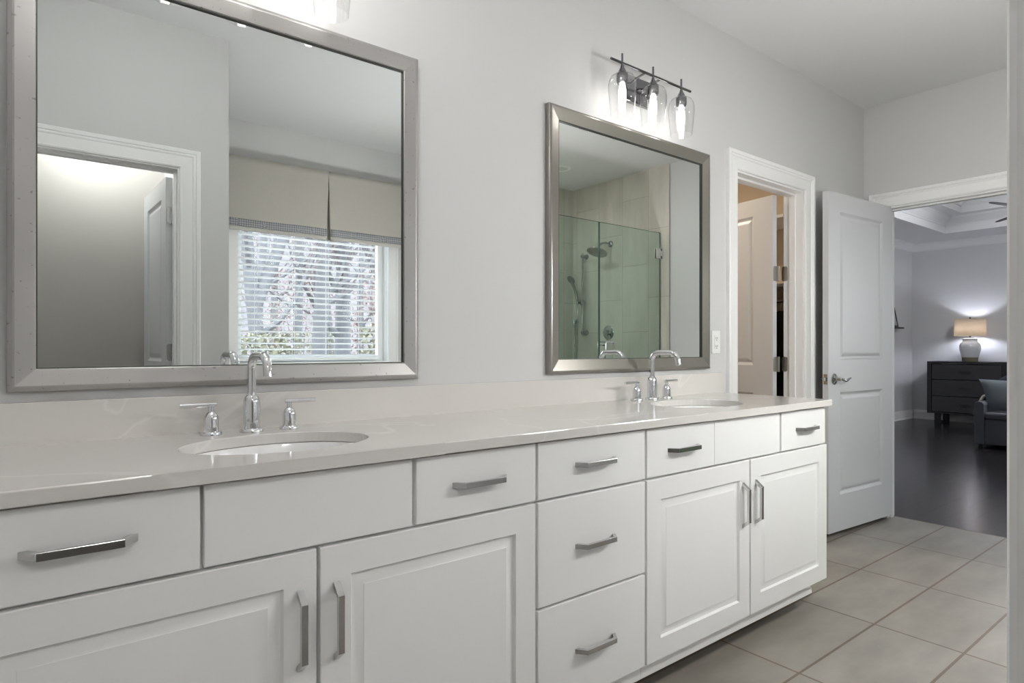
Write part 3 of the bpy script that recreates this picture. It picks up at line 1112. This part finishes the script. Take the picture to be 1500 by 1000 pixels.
VA = empty('valance', (1.780, YW, 1.92), label='beige box-pleated fabric valance over the window, seen in the left mirror', cat='valance')
VD = 0.115      # stands out from the wall
for k, (x0, x1) in enumerate(((-0.715, -0.0), (0.0, 0.715))):
    # each half: front panel and side return; inner edge folds back into the pleat towards the hem
    mb = MB()
    rings = []
    nz_ = 14
    zs = [0.515 - 0.515 * i / nz_ for i in range(nz_ + 1)]
    sec = []
    for z in zs:
        f_ = 1 - z / 0.515
        gap = 0.014 * f_
        n = 20
        row = []
        if k == 0:
            row.append((x0, 0.001, z))
            for i in range(n + 1):
                u = i / n
                x = x0 + (x1 - gap - x0) * u
                row.append((x, VD + (0.006 * sin(u * 9 + 1) + 0.002 * sin(u * 31)) * f_, z))
            row.append((x1 - gap - 0.02 * f_ - 0.002, VD - 0.035 * f_ - 0.003, z))
        else:
            row.append((x0 + gap + 0.02 * f_ + 0.002, VD - 0.035 * f_ - 0.003, z))
            for i in range(n + 1):
                u = i / n
                x = x0 + gap + (x1 - x0 - gap) * u
                row.append((x, VD + (0.006 * sin(u * 8) + 0.002 * sin(u * 27)) * f_, z))
            row.append((x1, 0.001, z))
        sec.append(row)
    mb.ring_skin(sec, close=False)
    p = mb.build('fabric_panel', 'linen', VA, smooth=60)
    sd = p.modifiers.new('thickness', 'SOLIDIFY')
    sd.thickness = 0.003
    # woven band on the lower edge
    for nm, z0, z1, mm, th in (('trim_band', 0.030, 0.083, 'band', 0.0035), ('hem', 0.0, 0.028, 'hem', 0.0025)):
        mb = MB()
        rows = []
        for z in (z0, (z0 + z1) / 2, z1):
            f_ = 1 - z / 0.515
            gap = 0.014 * f_
            xa, xb = (x0, x1 - gap) if k == 0 else (x0 + gap, x1)
            rows.append([(xa + (xb - xa) * i / 20, VD + (0.006 * sin(i / 20 * (9 if k == 0 else 8) + (1 if k == 0 else 0)) + 0.002 * sin(i / 20 * (31 if k == 0 else 27))) * f_ + 0.0022, z) for i in range(21)])
        mb.ring_skin(rows, close=False)
        q = mb.build(nm, mm, VA, smooth=60)
        sd = q.modifiers.new('thickness', 'SOLIDIFY')
        sd.thickness = -th
        sd.offset = 1
        if nm == 'trim_band':
            q['label'] = 'grey woven trim band'
MB().box(-0.09, 0.09, VD - 0.045, VD - 0.041, 0.004, 0.50).build('pleat_back', 'linen', VA)
MB().box(-0.712, 0.712, 0.002, VD - 0.05, 0.495, 0.512).build('mounting_board', 'linen', VA)

# ------------------------------------------------------------------ shower (seen in the right mirror)
GY = -1.690
GP = empty('glass_panel', (2.76, GY, 0.10), label='fixed greenish glass shower panel, seen in the right mirror', cat='glass panel')
MB().box(0.002, 0.855, -0.005, 0.005, 0.002, 2.025).build('pane', 'shower_glass', GP)
mb = MB()
mb.box(0.8555, 0.8575, -0.005, 0.005, 0.002, 2.025).box(0.002, 0.8575, -0.005, 0.005, 2.0255, 2.0275)
mb.build('polished_edge', 'shower_edge', GP)
GD = empty('shower_door', (3.625, GY, 0.10), label='frameless greenish glass shower door, seen in the right mirror', cat='shower door')
MB().box(0.003, 0.762, -0.005, 0.005, 0.012, 2.025).build('pane', 'shower_glass', GD)
mb = MB()
mb.box(0.0005, 0.0025, -0.005, 0.005, 0.012, 2.025).box(0.7625, 0.7645, -0.005, 0.005, 0.012, 2.025).box(0.0005, 0.7645, -0.005, 0.005, 2.0255, 2.0275)
mb.build('polished_edge', 'shower_edge', GD)
for zc in (1.842, 0.25):
    mb = MB()
    mb.box(0.705, 0.762, -0.014, -0.0055, zc - 0.045, zc + 0.045).box(0.705, 0.762, 0.0055, 0.014, zc - 0.045, zc + 0.045)
    mb.box(0.756, 0.774, -0.020, 0.020, zc - 0.022, zc + 0.022)
    mb.box(0.7685, 0.7745, -0.028, 0.028, zc - 0.045, zc + 0.045)
    mb.build('hinge', 'chrome', GD, bevel=0.002)
mb = MB()
for sg in (-1, 1):
    hp = [(0.052, sg * 0.0055, 0.90), (0.052, sg * 0.04, 0.90)]
    yy = sg * 0.045
    loop = [(0.03, yy, 0.86), (0.03, yy, 1.045)] + [(0.046 + 0.016 * cos(R(a)), yy, 1.045 + 0.016 * sin(R(a))) for a in (150, 120, 90)] + \
           [(0.105, yy, 1.061)] + [(0.105 + 0.016 * cos(R(a)), yy, 1.045 + 0.016 * sin(R(a))) for a in (60, 30, 0)] + [(0.121, yy, 0.86)] + \
           [(0.105 + 0.016 * cos(R(a)), yy, 0.86 + 0.016 * sin(R(a))) for a in (-30, -60, -90)] + [(0.046, yy, 0.844)] + [(0.046 + 0.016 * cos(R(a)), yy, 0.86 + 0.016 * sin(R(a))) for a in (-120, -150, -180)]
    mb.tube(loop, 0.0075, 12)
    for z in (0.87, 1.035):
        mb.tube([(0.03, sg * 0.0055, z), (0.03, yy, z)], 0.007, 12)
mb.build('door_pull', 'chrome', GD, smooth=40)

TX = XE - 0.0205                     # face of the tiled end wall
SH = empty('rain_shower', (TX, -2.284, 2.108), label='round chrome rain shower head on the tiled shower wall', cat='shower head')
MB().lathe([(0.030, 0.0), (0.030, -0.004), (0.022, -0.014), (0.012, -0.018)], axis='X', n=24).build('flange', 'shower_chrome', SH, smooth=40)
MB().tube([(-0.01, 0, 0), (-0.07, 0, 0.004), (-0.12, 0, -0.006), (-0.155, 0, -0.03), (-0.168, 0, -0.052)], 0.009, 14).build('arm', 'shower_chrome', SH, smooth=40)
mb = MB()
mb.lathe([(0.010, 0.055), (0.014, 0.048), (0.016, 0.030), (0.030, 0.022), (0.085, 0.010), (0.098, 0.002), (0.098, -0.008), (0.092, -0.012)], n=40)
mb.xform(Matrix.Translation((-0.185, 0, -0.092)) @ Matrix.Rotation(R(22), 4, 'Y'))
mb.build('spray_face', 'nickel', SH, smooth=40)

SV = empty('shower_valve', (TX, -2.310, 1.259), label='round chrome shower valve below the rain shower head', cat='shower valve')
MB().lathe([(0.068, 0.0), (0.068, -0.004), (0.060, -0.010), (0.030, -0.014)], axis='X', n=36).build('escutcheon', 'shower_chrome', SV, smooth=40)
mb = MB()
mb.lathe([(0.027, -0.013), (0.026, -0.050), (0.022, -0.058)], axis='X', n=28)
mb.tube([(-0.045, 0, 0), (-0.048, 0.02, -0.03), (-0.05, 0.03, -0.075)], [0.008, 0.0075, 0.006], 12)
mb.build('lever', 'shower_chrome', SV, smooth=40)

HS = empty('hand_shower', (TX, -2.604, 1.265), label='chrome hand shower on a vertical slide bar in the shower', cat='hand shower')
MB().tube([(-0.062, 0, -0.03), (-0.062, 0, 0.785)], 0.0095, 16).build('slide_bar', 'shower_chrome', HS, smooth=40)
for z in (0.0, 0.756):
    mb = MB()
    mb.lathe([(0.026, 0.0), (0.026, -0.006), (0.018, -0.016), (0.016, -0.062), (0.017, -0.070), (0.010, -0.078)], 0, 0, z, 22, 'X')
    mb.build('bracket', 'shower_chrome', HS, smooth=40)
mb = MB()
mb.tube([(-0.062, 0, 0.27), (-0.062, 0, 0.325)], 0.017, 16)
mb.tube([(-0.062, 0.03, 0.298), (-0.062, -0.05, 0.298)], 0.012, 14)
mb.build('slider', 'shower_chrome', HS, smooth=40)
mb = MB()
mb.tube([(-0.085, -0.045, 0.27), (-0.095, -0.048, 0.36), (-0.115, -0.056, 0.44), (-0.135, -0.066, 0.490)], [0.011, 0.012, 0.013, 0.016], 16)
b2 = MB().lathe([(0.014, 0.030), (0.030, 0.024), (0.046, 0.008), (0.048, -0.002), (0.042, -0.008)], n=28)
b2.xform(Matrix.Translation((-0.150, -0.072, 0.520)) @ Matrix.Rotation(R(50), 4, 'Y') @ Matrix.Rotation(R(-12), 4, 'X'))
me = bpy.data.meshes.new('t')
b2.bm.to_mesh(me)
mb.bm.from_mesh(me)
mb.build('handset', 'shower_chrome', HS, smooth=40)
mb = MB()
hp = []
for i in range(31):
    t = i / 30
    if t < 0.5:
        q = t / 0.5
        hp.append((-0.085 + 0.015 * q, -0.045 - 0.03 * q, 0.27 - 1.02 * q ** 1.0))
    else:
        q = (t - 0.5) / 0.5
        hp.append((-0.07 + 0.03 * q, -0.075 - 0.065 * (q ** 1.0), -0.75 + 0.84 * q - 0.12 * sin(pi * q)))
mb.tube(hp, 0.006, 10)
mb.build('hose', 'shower_chrome', HS, smooth=60)
mb = MB()
mb.lathe([(0.024, 0.0), (0.024, -0.005), (0.013, -0.012), (0.012, -0.045)], 0, -0.14, 0.115, 20, 'X')
mb.tube([(-0.040, -0.14, 0.125), (-0.040, -0.14, 0.06)], 0.012, 14)
mb.build('wall_elbow', 'shower_chrome', HS, smooth=40)


def downlight(x, y, lit, label, zc=CEIL):
    root = empty('recessed_downlight', (x, y, zc), label=label, cat='ceiling light')
    MB().lathe([(0.060, -0.0005), (0.088, -0.0005), (0.090, -0.004), (0.084, -0.008), (0.062, -0.006), (0.060, -0.0005)], n=40, cap0=False, cap1=False).build('trim_ring', 'trim', root, smooth=40)
    MB().lathe([(0.0595, -0.0045), (0.0595, -0.0005)], n=36).build('lens', 'lens' if lit else 'lens_off', root)
    return root


downlight(3.10, -2.25, True, 'added unseen fill downlight in the shower ceiling')  # added out of view, with the lamp below, to brighten the shower
area('shower_fill_lamp', (3.10, -2.25, CEIL - 0.012), (0, 0, 0), 0.14, 5.0, (1.0, 0.99, 0.97))
downlight(3.755, -2.287, False, 'unlit round downlight in the shower ceiling, seen in the right mirror')
for (x, y, zg, e), lb in zip(FILL_GLOBES, ('added unseen fill globe nearer the window', 'added unseen fill globe nearer the shower', 'added unseen fill globe close under the ceiling at the left end of the vanity', 'added unseen fill globe in the toilet room')):
    root = empty('fill_globe', (x, y, CEIL), label=lb, cat='ceiling light', group='added fill globes')
    gz = zg - CEIL
    MB().lathe([(0.065, -0.0005), (0.065, -0.018), (0.02, -0.026)], n=32).build('canopy', 'satin', root, smooth=40)
    MB().tube([(0, 0, -0.02), (0, 0, gz + GLOBE_R + 0.012)], 0.005, 10).build('rod', 'satin', root, smooth=40)
    MB().lathe([(0.004, gz + GLOBE_R)] + [(GLOBE_R * sin(R(t)), gz + GLOBE_R * cos(R(t))) for t in range(12, 180, 12)] + [(0.004, gz - GLOBE_R)], n=32).build('globe', emis('fill_globe_glow', (255, 254, 251), e), root, smooth=60)

# unseen closet lamp added for warm fill, with its fittings
CLP = empty('closet_fill_light', (3.15, 1.05, 2.62), label='added unseen warm fill light inside the closet', cat='ceiling light')
MB().lathe([(0.13, -0.0005), (0.13, -0.02), (0.12, -0.025)], n=32).build('base', 'trim', CLP, smooth=40)
MB().lathe([(0.118, -0.0255), (0.115, -0.05), (0.09, -0.075), (0.03, -0.088)], n=32).build('diffuser', 'lens', CLP, smooth=60)
area('closet_fill_lamp', (3.15, 1.05, 2.52), (0, 0, 0), 0.2, 7.0, (1.0, 0.84, 0.64))

for z, lb in ((1.98, 'upper white closet shelf seen through the hinge gap'), (1.52, 'middle white closet shelf seen through the hinge gap')):
    box('closet_shelf', 3.93, 4.335, 0.30, 1.88, z, z + 0.02, 'trim', label=lb, cat='shelf')
RD = empty('closet_rod', (4.13, 1.09, 1.44), label='metal closet rod below the middle shelf', cat='rod')
MB().tube([(0, -0.785, 0), (0, 0.785, 0)], 0.014, 12).build('pole', 'satin', RD)
for i, (y, m_, w) in enumerate(((0.42, 'garment', 0.045), (0.55, 'garment', 0.05), (0.69, 'garment2', 0.05), (0.84, 'garment', 0.05))):
    g = empty('hanging_garment', (4.13, y, 1.44), label=('dark garment hanging nearest the closet door hinge', 'second dark garment on the closet rod', 'brown garment on the closet rod', 'dark garment behind the brown one on the closet rod')[i], cat='clothing', group='garments on the closet rod')
    mb = MB()
    rows = []
    for z, hw, t in ((-0.07, 0.03, 0.012), (-0.10, 0.12, 0.02), (-0.14, 0.19, w * 0.5), (-0.5, 0.185, w * 0.55), (-0.95, 0.19, w * 0.6)):
        rows.append([(hw * cos(a), t * sin(a), z) for a in [2 * pi * k / 16 for k in range(16)]])
    mb.ring_skin(rows, True, True, True)
    mb.build('cloth', m_, g, smooth=60)
    MB().tube([(0, 0, -0.07), (0, 0, 0.0), (0.0, 0.0, 0.016)], 0.0022, 8).build('hanger_hook', 'satin', g)

# ------------------------------------------------------------------ bedroom furniture
DR = empty('dresser', (10.55, 1.132, 0), label='dark oak dresser with three drawers against the far bedroom wall', cat='dresser')
dw = 0.478
mb = MB()
mb.box(0, 0.44, -dw, dw, 0.880, 0.912)
mb.build('top', 'dresser_dark', DR, bevel=0.002)
mb = MB()
mb.box(0, 0.44, dw - 0.055, dw, 0.148, 0.8795).box(0, 0.44, -dw, -dw + 0.055, 0.148, 0.8795)
mb.box(0, 0.44, -dw + 0.0555, dw - 0.0555, 0.148, 0.168)
mb.build('carcass', 'dresser_dark', DR, bevel=0.001)
for z0, z1 in ((0.176, 0.400), (0.410, 0.643), (0.653, 0.868)):
    d = MB().box(0.006, 0.42, -dw + 0.061, dw - 0.061, z0, z1).build('drawer', 'dresser', DR, bevel=0.002)
    mb = MB()
    zc = z0 + (z1 - z0) * 0.52
    mb.box(-0.022, -0.014, -0.068, 0.068, zc - 0.005, zc + 0.005).box(-0.014, 0.006, -0.062, -0.052, zc - 0.004, zc + 0.004).box(-0.014, 0.006, 0.052, 0.062, zc - 0.004, zc + 0.004)
    mb.build('handle', 'black', d)
for yc in (dw - 0.125, -dw + 0.125):
    mb = MB()
    mb.box(0.015, 0.075, yc - 0.035, yc + 0.035, 0.020, 0.1475).box(0.365, 0.425, yc - 0.035, yc + 0.035, 0.020, 0.1475).box(0.015, 0.425, yc - 0.035, yc + 0.035, 0.0, 0.020)
    mb.build('sled_leg', 'black', DR, bevel=0.002)

LP = empty('table_lamp', (10.78, 1.138, 0.9125), label='white ceramic table lamp with a tan linen shade on the dresser', cat='lamp')
prof = [(0.086, 0.0), (0.094, 0.004), (0.098, 0.050), (0.1005, 0.062)]
MB().lathe(prof, n=40, cap1=False).build('foot', 'stoneware', LP, smooth=50)
prof = [(0.1005, 0.062), (0.112, 0.110), (0.125, 0.165), (0.129, 0.205), (0.126, 0.238), (0.112, 0.268), (0.094, 0.284), (0.088, 0.294), (0.088, 0.318), (0.093, 0.326), (0.092, 0.336), (0.080, 0.340)]
MB().lathe(prof, n=48, cap0=False).build('body', 'ceramic', LP, smooth=50)
mb = MB()
mb.lathe([(0.050, 0.3405), (0.050, 0.346), (0.014, 0.350), (0.014, 0.385)], n=24)
mb.tube([(0, 0, 0.38), (0, 0, 0.63)], 0.004, 8)
for a in (0, 120, 240):
    mb.tube([(0, 0, 0.605), (0.186 * cos(R(a)), 0.186 * sin(R(a)), 0.600)], 0.002, 6)
mb.lathe([(0.010, 0.622), (0.014, 0.632), (0.008, 0.644)], n=14)
mb.build('stem', 'black', LP, smooth=40)
mb = MB().lathe([(0.190, 0.372), (0.186, 0.616)], n=64, cap0=False, cap1=False)
sh = mb.build('lamp_shade', 'shade', LP, smooth=60)
sd = sh.modifiers.new('thickness', 'SOLIDIFY')
sd.thickness = 0.002
MB().lathe([(0.010, 0.400), (0.014, 0.41), (0.030, 0.455), (0.032, 0.475), (0.022, 0.500), (0.006, 0.510)], n=20).build('bulb', emis('lamp_bulb', (232, 236, 255), 120.0), LP, smooth=60)

SO = empty('armchair', (8.33, -0.18, 0), label='grey upholstered armchair in the bedroom, at the right of the doorway view', cat='armchair')
ah = 0.612


def soft_box(mb, x0, x1, y0, y1, z0, z1, r, seg=4):
    b2 = MB().box(x0, x1, y0, y1, z0, z1)
    bmesh.ops.bevel(b2.bm, geom=b2.bm.edges[:], offset=r, segments=seg, profile=0.5, affect='EDGES')
    me = bpy.data.meshes.new('t')
    b2.bm.to_mesh(me)
    b2.bm.free()
    mb.bm.from_mesh(me)
    bpy.data.meshes.remove(me)
    return mb


soft_box(MB(), 0.012, 0.80, -ah + 0.092, ah - 0.092, 0.045, 0.322, 0.012).build('seat_base', 'sofa', SO, smooth=50)
for sg in (1, -1):
    ya, yb = (ah - 0.090, ah) if sg > 0 else (-ah, -ah + 0.090)
    poly = [(ya, 0.045), (yb, 0.045), (yb, 0.47)] + [((ya + yb) / 2 + 0.045 * cos(R(a)) * 1.0, 0.475 + 0.042 * sin(R(a))) for a in (10, 30, 50, 70, 90, 110, 130, 150, 170)] + [(ya, 0.47)]
    MB().prism(poly, 0.0, 0.80, 'YZ').build('arm', 'sofa', SO, bevel=0.006)
soft_box(MB(), 0.64, 0.84, -ah + 0.02, ah - 0.02, 0.20, 0.66, 0.035).build('backrest', 'sofa', SO, smooth=60)
soft_box(MB(), -0.004, 0.64, -ah + 0.093, ah - 0.093, 0.3225, 0.400, 0.025).build('seat_cushion', 'sofa', SO, smooth=60)
for x in (0.05, 0.74):
    for y in (-ah + 0.05, ah - 0.05):
        MB().box(x - 0.02, x + 0.02, y - 0.02, y + 0.02, 0, 0.045).build('leg', 'black', SO)


def cushion(name, w, h, t, m_, loc, rot, pinch=0.16, taper=0.0, **k):
    mb = MB()
    n = 16
    top, bot = [], []
    for j in range(n + 1):
        for i in range(n + 1):
            u, v = i / n * 2 - 1, j / n * 2 - 1
            e = (1 - abs(u) ** 3.0) * (1 - abs(v) ** 3.0)
            d = t * 0.5 * max(e, 0) ** 0.55
            sx = (1 - pinch * (1 - v * v) * 0.35 * abs(u)) * (1 + taper * v)
            sy = 1 - pinch * (1 - u * u) * 0.35 * abs(v)
            top.append((u * w / 2 * sx, v * h / 2 * sy, d))
            bot.append((u * w / 2 * sx, v * h / 2 * sy, -d))
    for pts, flip in ((top, False), (bot, True)):
        vs = mb.verts(pts)
        for j in range(n):
            for i in range(n):
                q = [vs[j * (n + 1) + i], vs[j * (n + 1) + i + 1], vs[(j + 1) * (n + 1) + i + 1], vs[(j + 1) * (n + 1) + i]]
                mb.bm.faces.new(list(reversed(q)) if flip else q)
    mb.merge(1e-5)
    o = mb.build(name, m_, None, smooth=70)
    o.location = loc
    o.rotation_euler = rot
    return tag(o, **k)


cushion('cushion', 0.585, 0.36, 0.13, 'pillow', (8.50, 0.10, 0.583), (R(76), 0, R(-90)), taper=0.18, label='pale blue-grey cushion leaning in the grey armchair', cat='cushion')
mb = MB()
cprof = [(0.004, -0.060), (0.08, -0.062), (0.15, -0.052), (0.195, -0.026), (0.207, 0.0), (0.195, 0.026), (0.15, 0.052), (0.08, 0.062), (0.004, 0.060)]
mb.lathe(cprof, n=40, axis='X')
nv = mb.build('cushion', 'navy', None, smooth=70)
nv.location = (8.80, 0.17, 0.612)
nv.rotation_euler = (0, R(10), 0)
tag(nv, 'round dark navy cushion behind the pale blue-grey one', 'cushion')
# throw over the far end of the arm
mb = MB()
rows = []
for i in range(9):
    x = 8.66 + 0.32 * i / 8
    sec = []
    for s_, (dy, z) in enumerate(((-0.006, 0.44), (-0.004, 0.51), (0.02, 0.560), (0.06, 0.585), (0.11, 0.565), (0.150, 0.49), (0.180, 0.41), (0.200, 0.34 + 0.02 * sin(i)))):
        sec.append((x, 0.338 + dy + 0.004 * sin(i * 1.7 + s_), z + 0.003 * sin(i * 2.1)))
    rows.append(sec)
mb.ring_skin(rows, close=False)
th = mb.build('throw_blanket', 'cream', None, smooth=70)
sd = th.modifiers.new('thickness', 'SOLIDIFY')
sd.thickness = 0.030
sd.offset = -1
tag(th, 'cream throw draped over the arm of the grey armchair', 'blanket')

box('picture_ledge', 9.40, 10.44, 1.875, 1.9695, 1.400, 1.424, 'black', bevel=0.002, label='black picture ledge on the bedroom side wall', cat='shelf')
PF = empty('leaning_picture', (10.29, 1.905, 1.4245), label='thin black picture frame leaning on the picture ledge', cat='picture frame')
PF.rotation_euler = (R(-10.5), 0, 0)
mb = MB()
mb.box(-0.022, 0, -0.010, 0.010, 0, 0.305).box(-0.42, -0.398, -0.010, 0.010, 0, 0.305).box(-0.398, -0.022, -0.010, 0.010, 0, 0.022).box(-0.398, -0.022, -0.010, 0.010, 0.283, 0.305)
mb.build('frame', 'black', PF)
MB().box(-0.397, -0.023, -0.002, 0.004, 0.0225, 0.2825).build('print', 'photo', PF)

FN = empty('ceiling_fan', (8.47, -0.07, 0), label='dark three-blade ceiling fan, only blade tips visible beside the right jamb', cat='ceiling fan')
MB().lathe([(0.07, H2 - 0.0005), (0.065, H2 - 0.03), (0.02, H2 - 0.05)], n=28).build('canopy', 'black', FN, smooth=40)
MB().tube([(0, 0, H2 - 0.04), (0, 0, 2.66)], 0.011, 12).build('down_rod', 'black', FN)
MB().lathe([(0.03, 2.70), (0.08, 2.68), (0.095, 2.63), (0.09, 2.58), (0.05, 2.555), (0.01, 2.55)], n=32).build('motor', 'black', FN, smooth=40)
for a in (163, 40, 282):
    mb = MB()
    rows = []
    for r, w in ((0.085, 0.020), (0.18, 0.030), (0.40, 0.034), (0.62, 0.030), (0.715, 0.022), (0.74, 0.010)):
        rows.append([(r, -w, 0), (r, w, 0), (r, w, 0.006), (r, -w, 0.006)])
    mb.ring_skin(rows, True, True, True)
    mb.xform(Matrix.Translation((0, 0, 2.60)) @ Matrix.Rotation(R(a), 4, 'Z'))
    mb.build('blade', 'black', FN)
MB().lathe([(0.085, 2.5545), (0.095, 2.53), (0.085, 2.49), (0.05, 2.465), (0.005, 2.458)], n=28).build('fill_bowl', emis('bedroom_fill_glow', (250, 251, 255), 150.0), FN, smooth=60)  # unseen glowing bowl added under the fan to brighten the bedroom

# ------------------------------------------------------------------ garden seen through the blind
S('ground_outside', MB().box(-30, 45, -27, -3.1, -0.9, -0.8), 'earth', 'leaf-littered ground outside the window', 'ground')
rnd = random.Random(11)
mb = MB()
rows = []
for j in range(13):
    y = -26 - 1.6 * j
    rows.append([(x, y + 0.5 * rnd.uniform(-1, 1), -0.82 + 13.0 * (j / 12) ** 1.25 + (0.35 * rnd.uniform(-1, 1) if j else 0)) for x in range(-30, 46, 3)])
mb.ring_skin(rows, close=False)
S('hill_outside', mb, 'hill', 'wooded bank rising behind the bare trees outside the window', 'hill', smooth=80)


def bare_tree(x, y, r, h, lean, label, split=None):
    root = empty('bare_tree', (x, y, -0.8), label=label, cat='tree', group='bare trees outside the window')
    mb = MB()
    tw = MB()
    lx, ly = lean

    def trunk_pt(t):
        return Vector((lx * t + 0.06 * sin(t * 5 + x), ly * t, h * t))
    pts = [trunk_pt(k / 8) for k in range(9)]
    mb.tube(pts, [r * (1.25 if k == 0 else 1 - 0.085 * k) for k in range(9)], 10)

    def branch(p, d, L, rad, depth):
        q = [p]
        dd = d.copy()
        for k in range(4):
            dd = (dd + Vector((rnd.uniform(-.22, .22), rnd.uniform(-.22, .22), rnd.uniform(-.05, .25)))).normalized()
            q.append(q[-1] + dd * (L / 4))
        (mb if depth == 0 else tw).tube(q, [rad, rad * .8, rad * .62, rad * .45, rad * .25], 6 if depth == 0 else 4)
        if depth < 2:
            for k in range(4 if depth == 0 else 3):
                i = rnd.randint(1, 4)
                nd = (dd + Vector((rnd.uniform(-1, 1), rnd.uniform(-.6, .6), rnd.uniform(-.2, .7)))).normalized()
                branch(q[i], nd, L * rnd.uniform(.45, .7), rad * .45, depth + 1)
    for k in range(9):
        t = rnd.uniform(0.22, 0.95)
        a = rnd.uniform(0, 2 * pi)
        branch(trunk_pt(t), Vector((cos(a), sin(a) * .7, rnd.uniform(.25, .9))).normalized(), h * rnd.uniform(.16, .34), r * (1 - .7 * t) * .5, 0)
    if split:
        q = [trunk_pt(split[0])]
        for k in range(1, 6):
            q.append(q[0] + Vector((split[1] * k / 5, split[2] * k / 5, split[3] * k / 5)))
        mb.tube(q, [r * .75, r * .7, r * .6, r * .5, r * .4, r * .3], 10)
    mb.build('trunk', 'bark', root, smooth=60)
    tw.build('twigs', 'twig', root)['kind'] = 'stuff'


def at(u, dist):
    """garden point seen at image column u through the left mirror, dist metres behind the mirror plane"""
    a = (u - 750) / 904.0
    k = (dist + 1.77) / (0.786 - 0.618 * a)
    return (0.618 + 0.786 * a) * k, -0.03 - dist


TREES = [(405, 9.0, .15, 7.5, (-0.9, 0), 'forked bare tree leaning left, near the left edge of the window', (0.34, 1.0, 0, 2.6)),
         (470, 9.5, .17, 8.0, (0.1, 0), 'thick straight bare tree in the middle of the window', None),
         (506, 10.5, .20, 8.5, (-0.2, 0), 'thick bare tree just beyond the middle of the window', None),
         (545, 12.0, .15, 8.0, (0.9, 0), 'bare tree leaning right, near the right side of the window', (0.4, -1.2, 0, 2.4)),
         (430, 16.0, .16, 9.0, (0.3, 0), 'bare tree farther off behind the forked one', None),
         (372, 15.0, .14, 9.0, (0.4, 0), 'slim bare tree farther off at the window left edge', None),
         (488, 19.0, .17, 10.0, (-0.5, 0), 'bare tree far off between the two thick trunks', None),
         (528, 18.0, .15, 9.0, (0.2, 0), 'slim bare tree far off behind the leaning one', None),
         (560, 21.0, .18, 10.0, (-0.4, 0), 'bare tree farthest off at the window right edge', None),
         (395, 23.0, .18, 10.0, (0.5, 0), 'bare tree farthest off at the window left side', None)]
for u, dist, r, h, lean, lb, sp_ in TREES:
    x, y = at(u, dist)
    bare_tree(x, y, r, h, lean, lb, sp_)


def bush(u, dist, w, h, n, m_, label, cat='shrub'):
    x, y = at(u, dist)
    root = empty('shrub', (x, y, -0.8), label=label, cat=cat, group='shrubs outside the window')
    mb = MB()
    for k in range(n):
        a, rr = rnd.uniform(0, 2 * pi), rnd.uniform(0, 1) ** .5
        z = rnd.uniform(0.1, 1)
        p = Vector((cos(a) * rr * w * (1.1 - .5 * z), sin(a) * rr * w * .6 * (1.1 - .5 * z), z * h))
        s_ = rnd.uniform(.03, .065)
        ax = Vector((rnd.uniform(-1, 1), rnd.uniform(-1, 1), rnd.uniform(-1, 1))).normalized()
        b1 = ax.orthogonal().normalized()
        mb.bm.faces.new(mb.verts([p + ax * s_, p + b1 * s_ * .45, p - ax * s_, p - b1 * s_ * .45]))
    mb.build('foliage', m_, root)
    mb = MB()
    for k in range(8):
        a = 2 * pi * k / 8
        mb.tube([(0, 0, 0), (cos(a) * w * .25, sin(a) * w * .2, h * .45), (cos(a) * w * .6, sin(a) * w * .4, h * .9)], [.02, .012, .005], 6)
    mb.build('stems', 'bark', root)


bush(380, 7.0, .75, 2.1, 1900, 'leaf', 'yellow-green shrub low at the left of the window')
bush(556, 8.0, .55, 2.3, 1200, 'leaf', 'yellow-green shrub low at the right of the window')
bush(455, 13.0, 1.3, 2.3, 1500, 'leaf', 'thin green shrub low behind the middle trunks')
bush(556, 14.0, 1.2, 4.2, 1200, 'rust', 'dry pinkish shrub at the right behind the green one')
bush(440, 20.0, 2.2, 4.6, 1800, 'rust', 'dry pinkish shrub far off between the trunks')
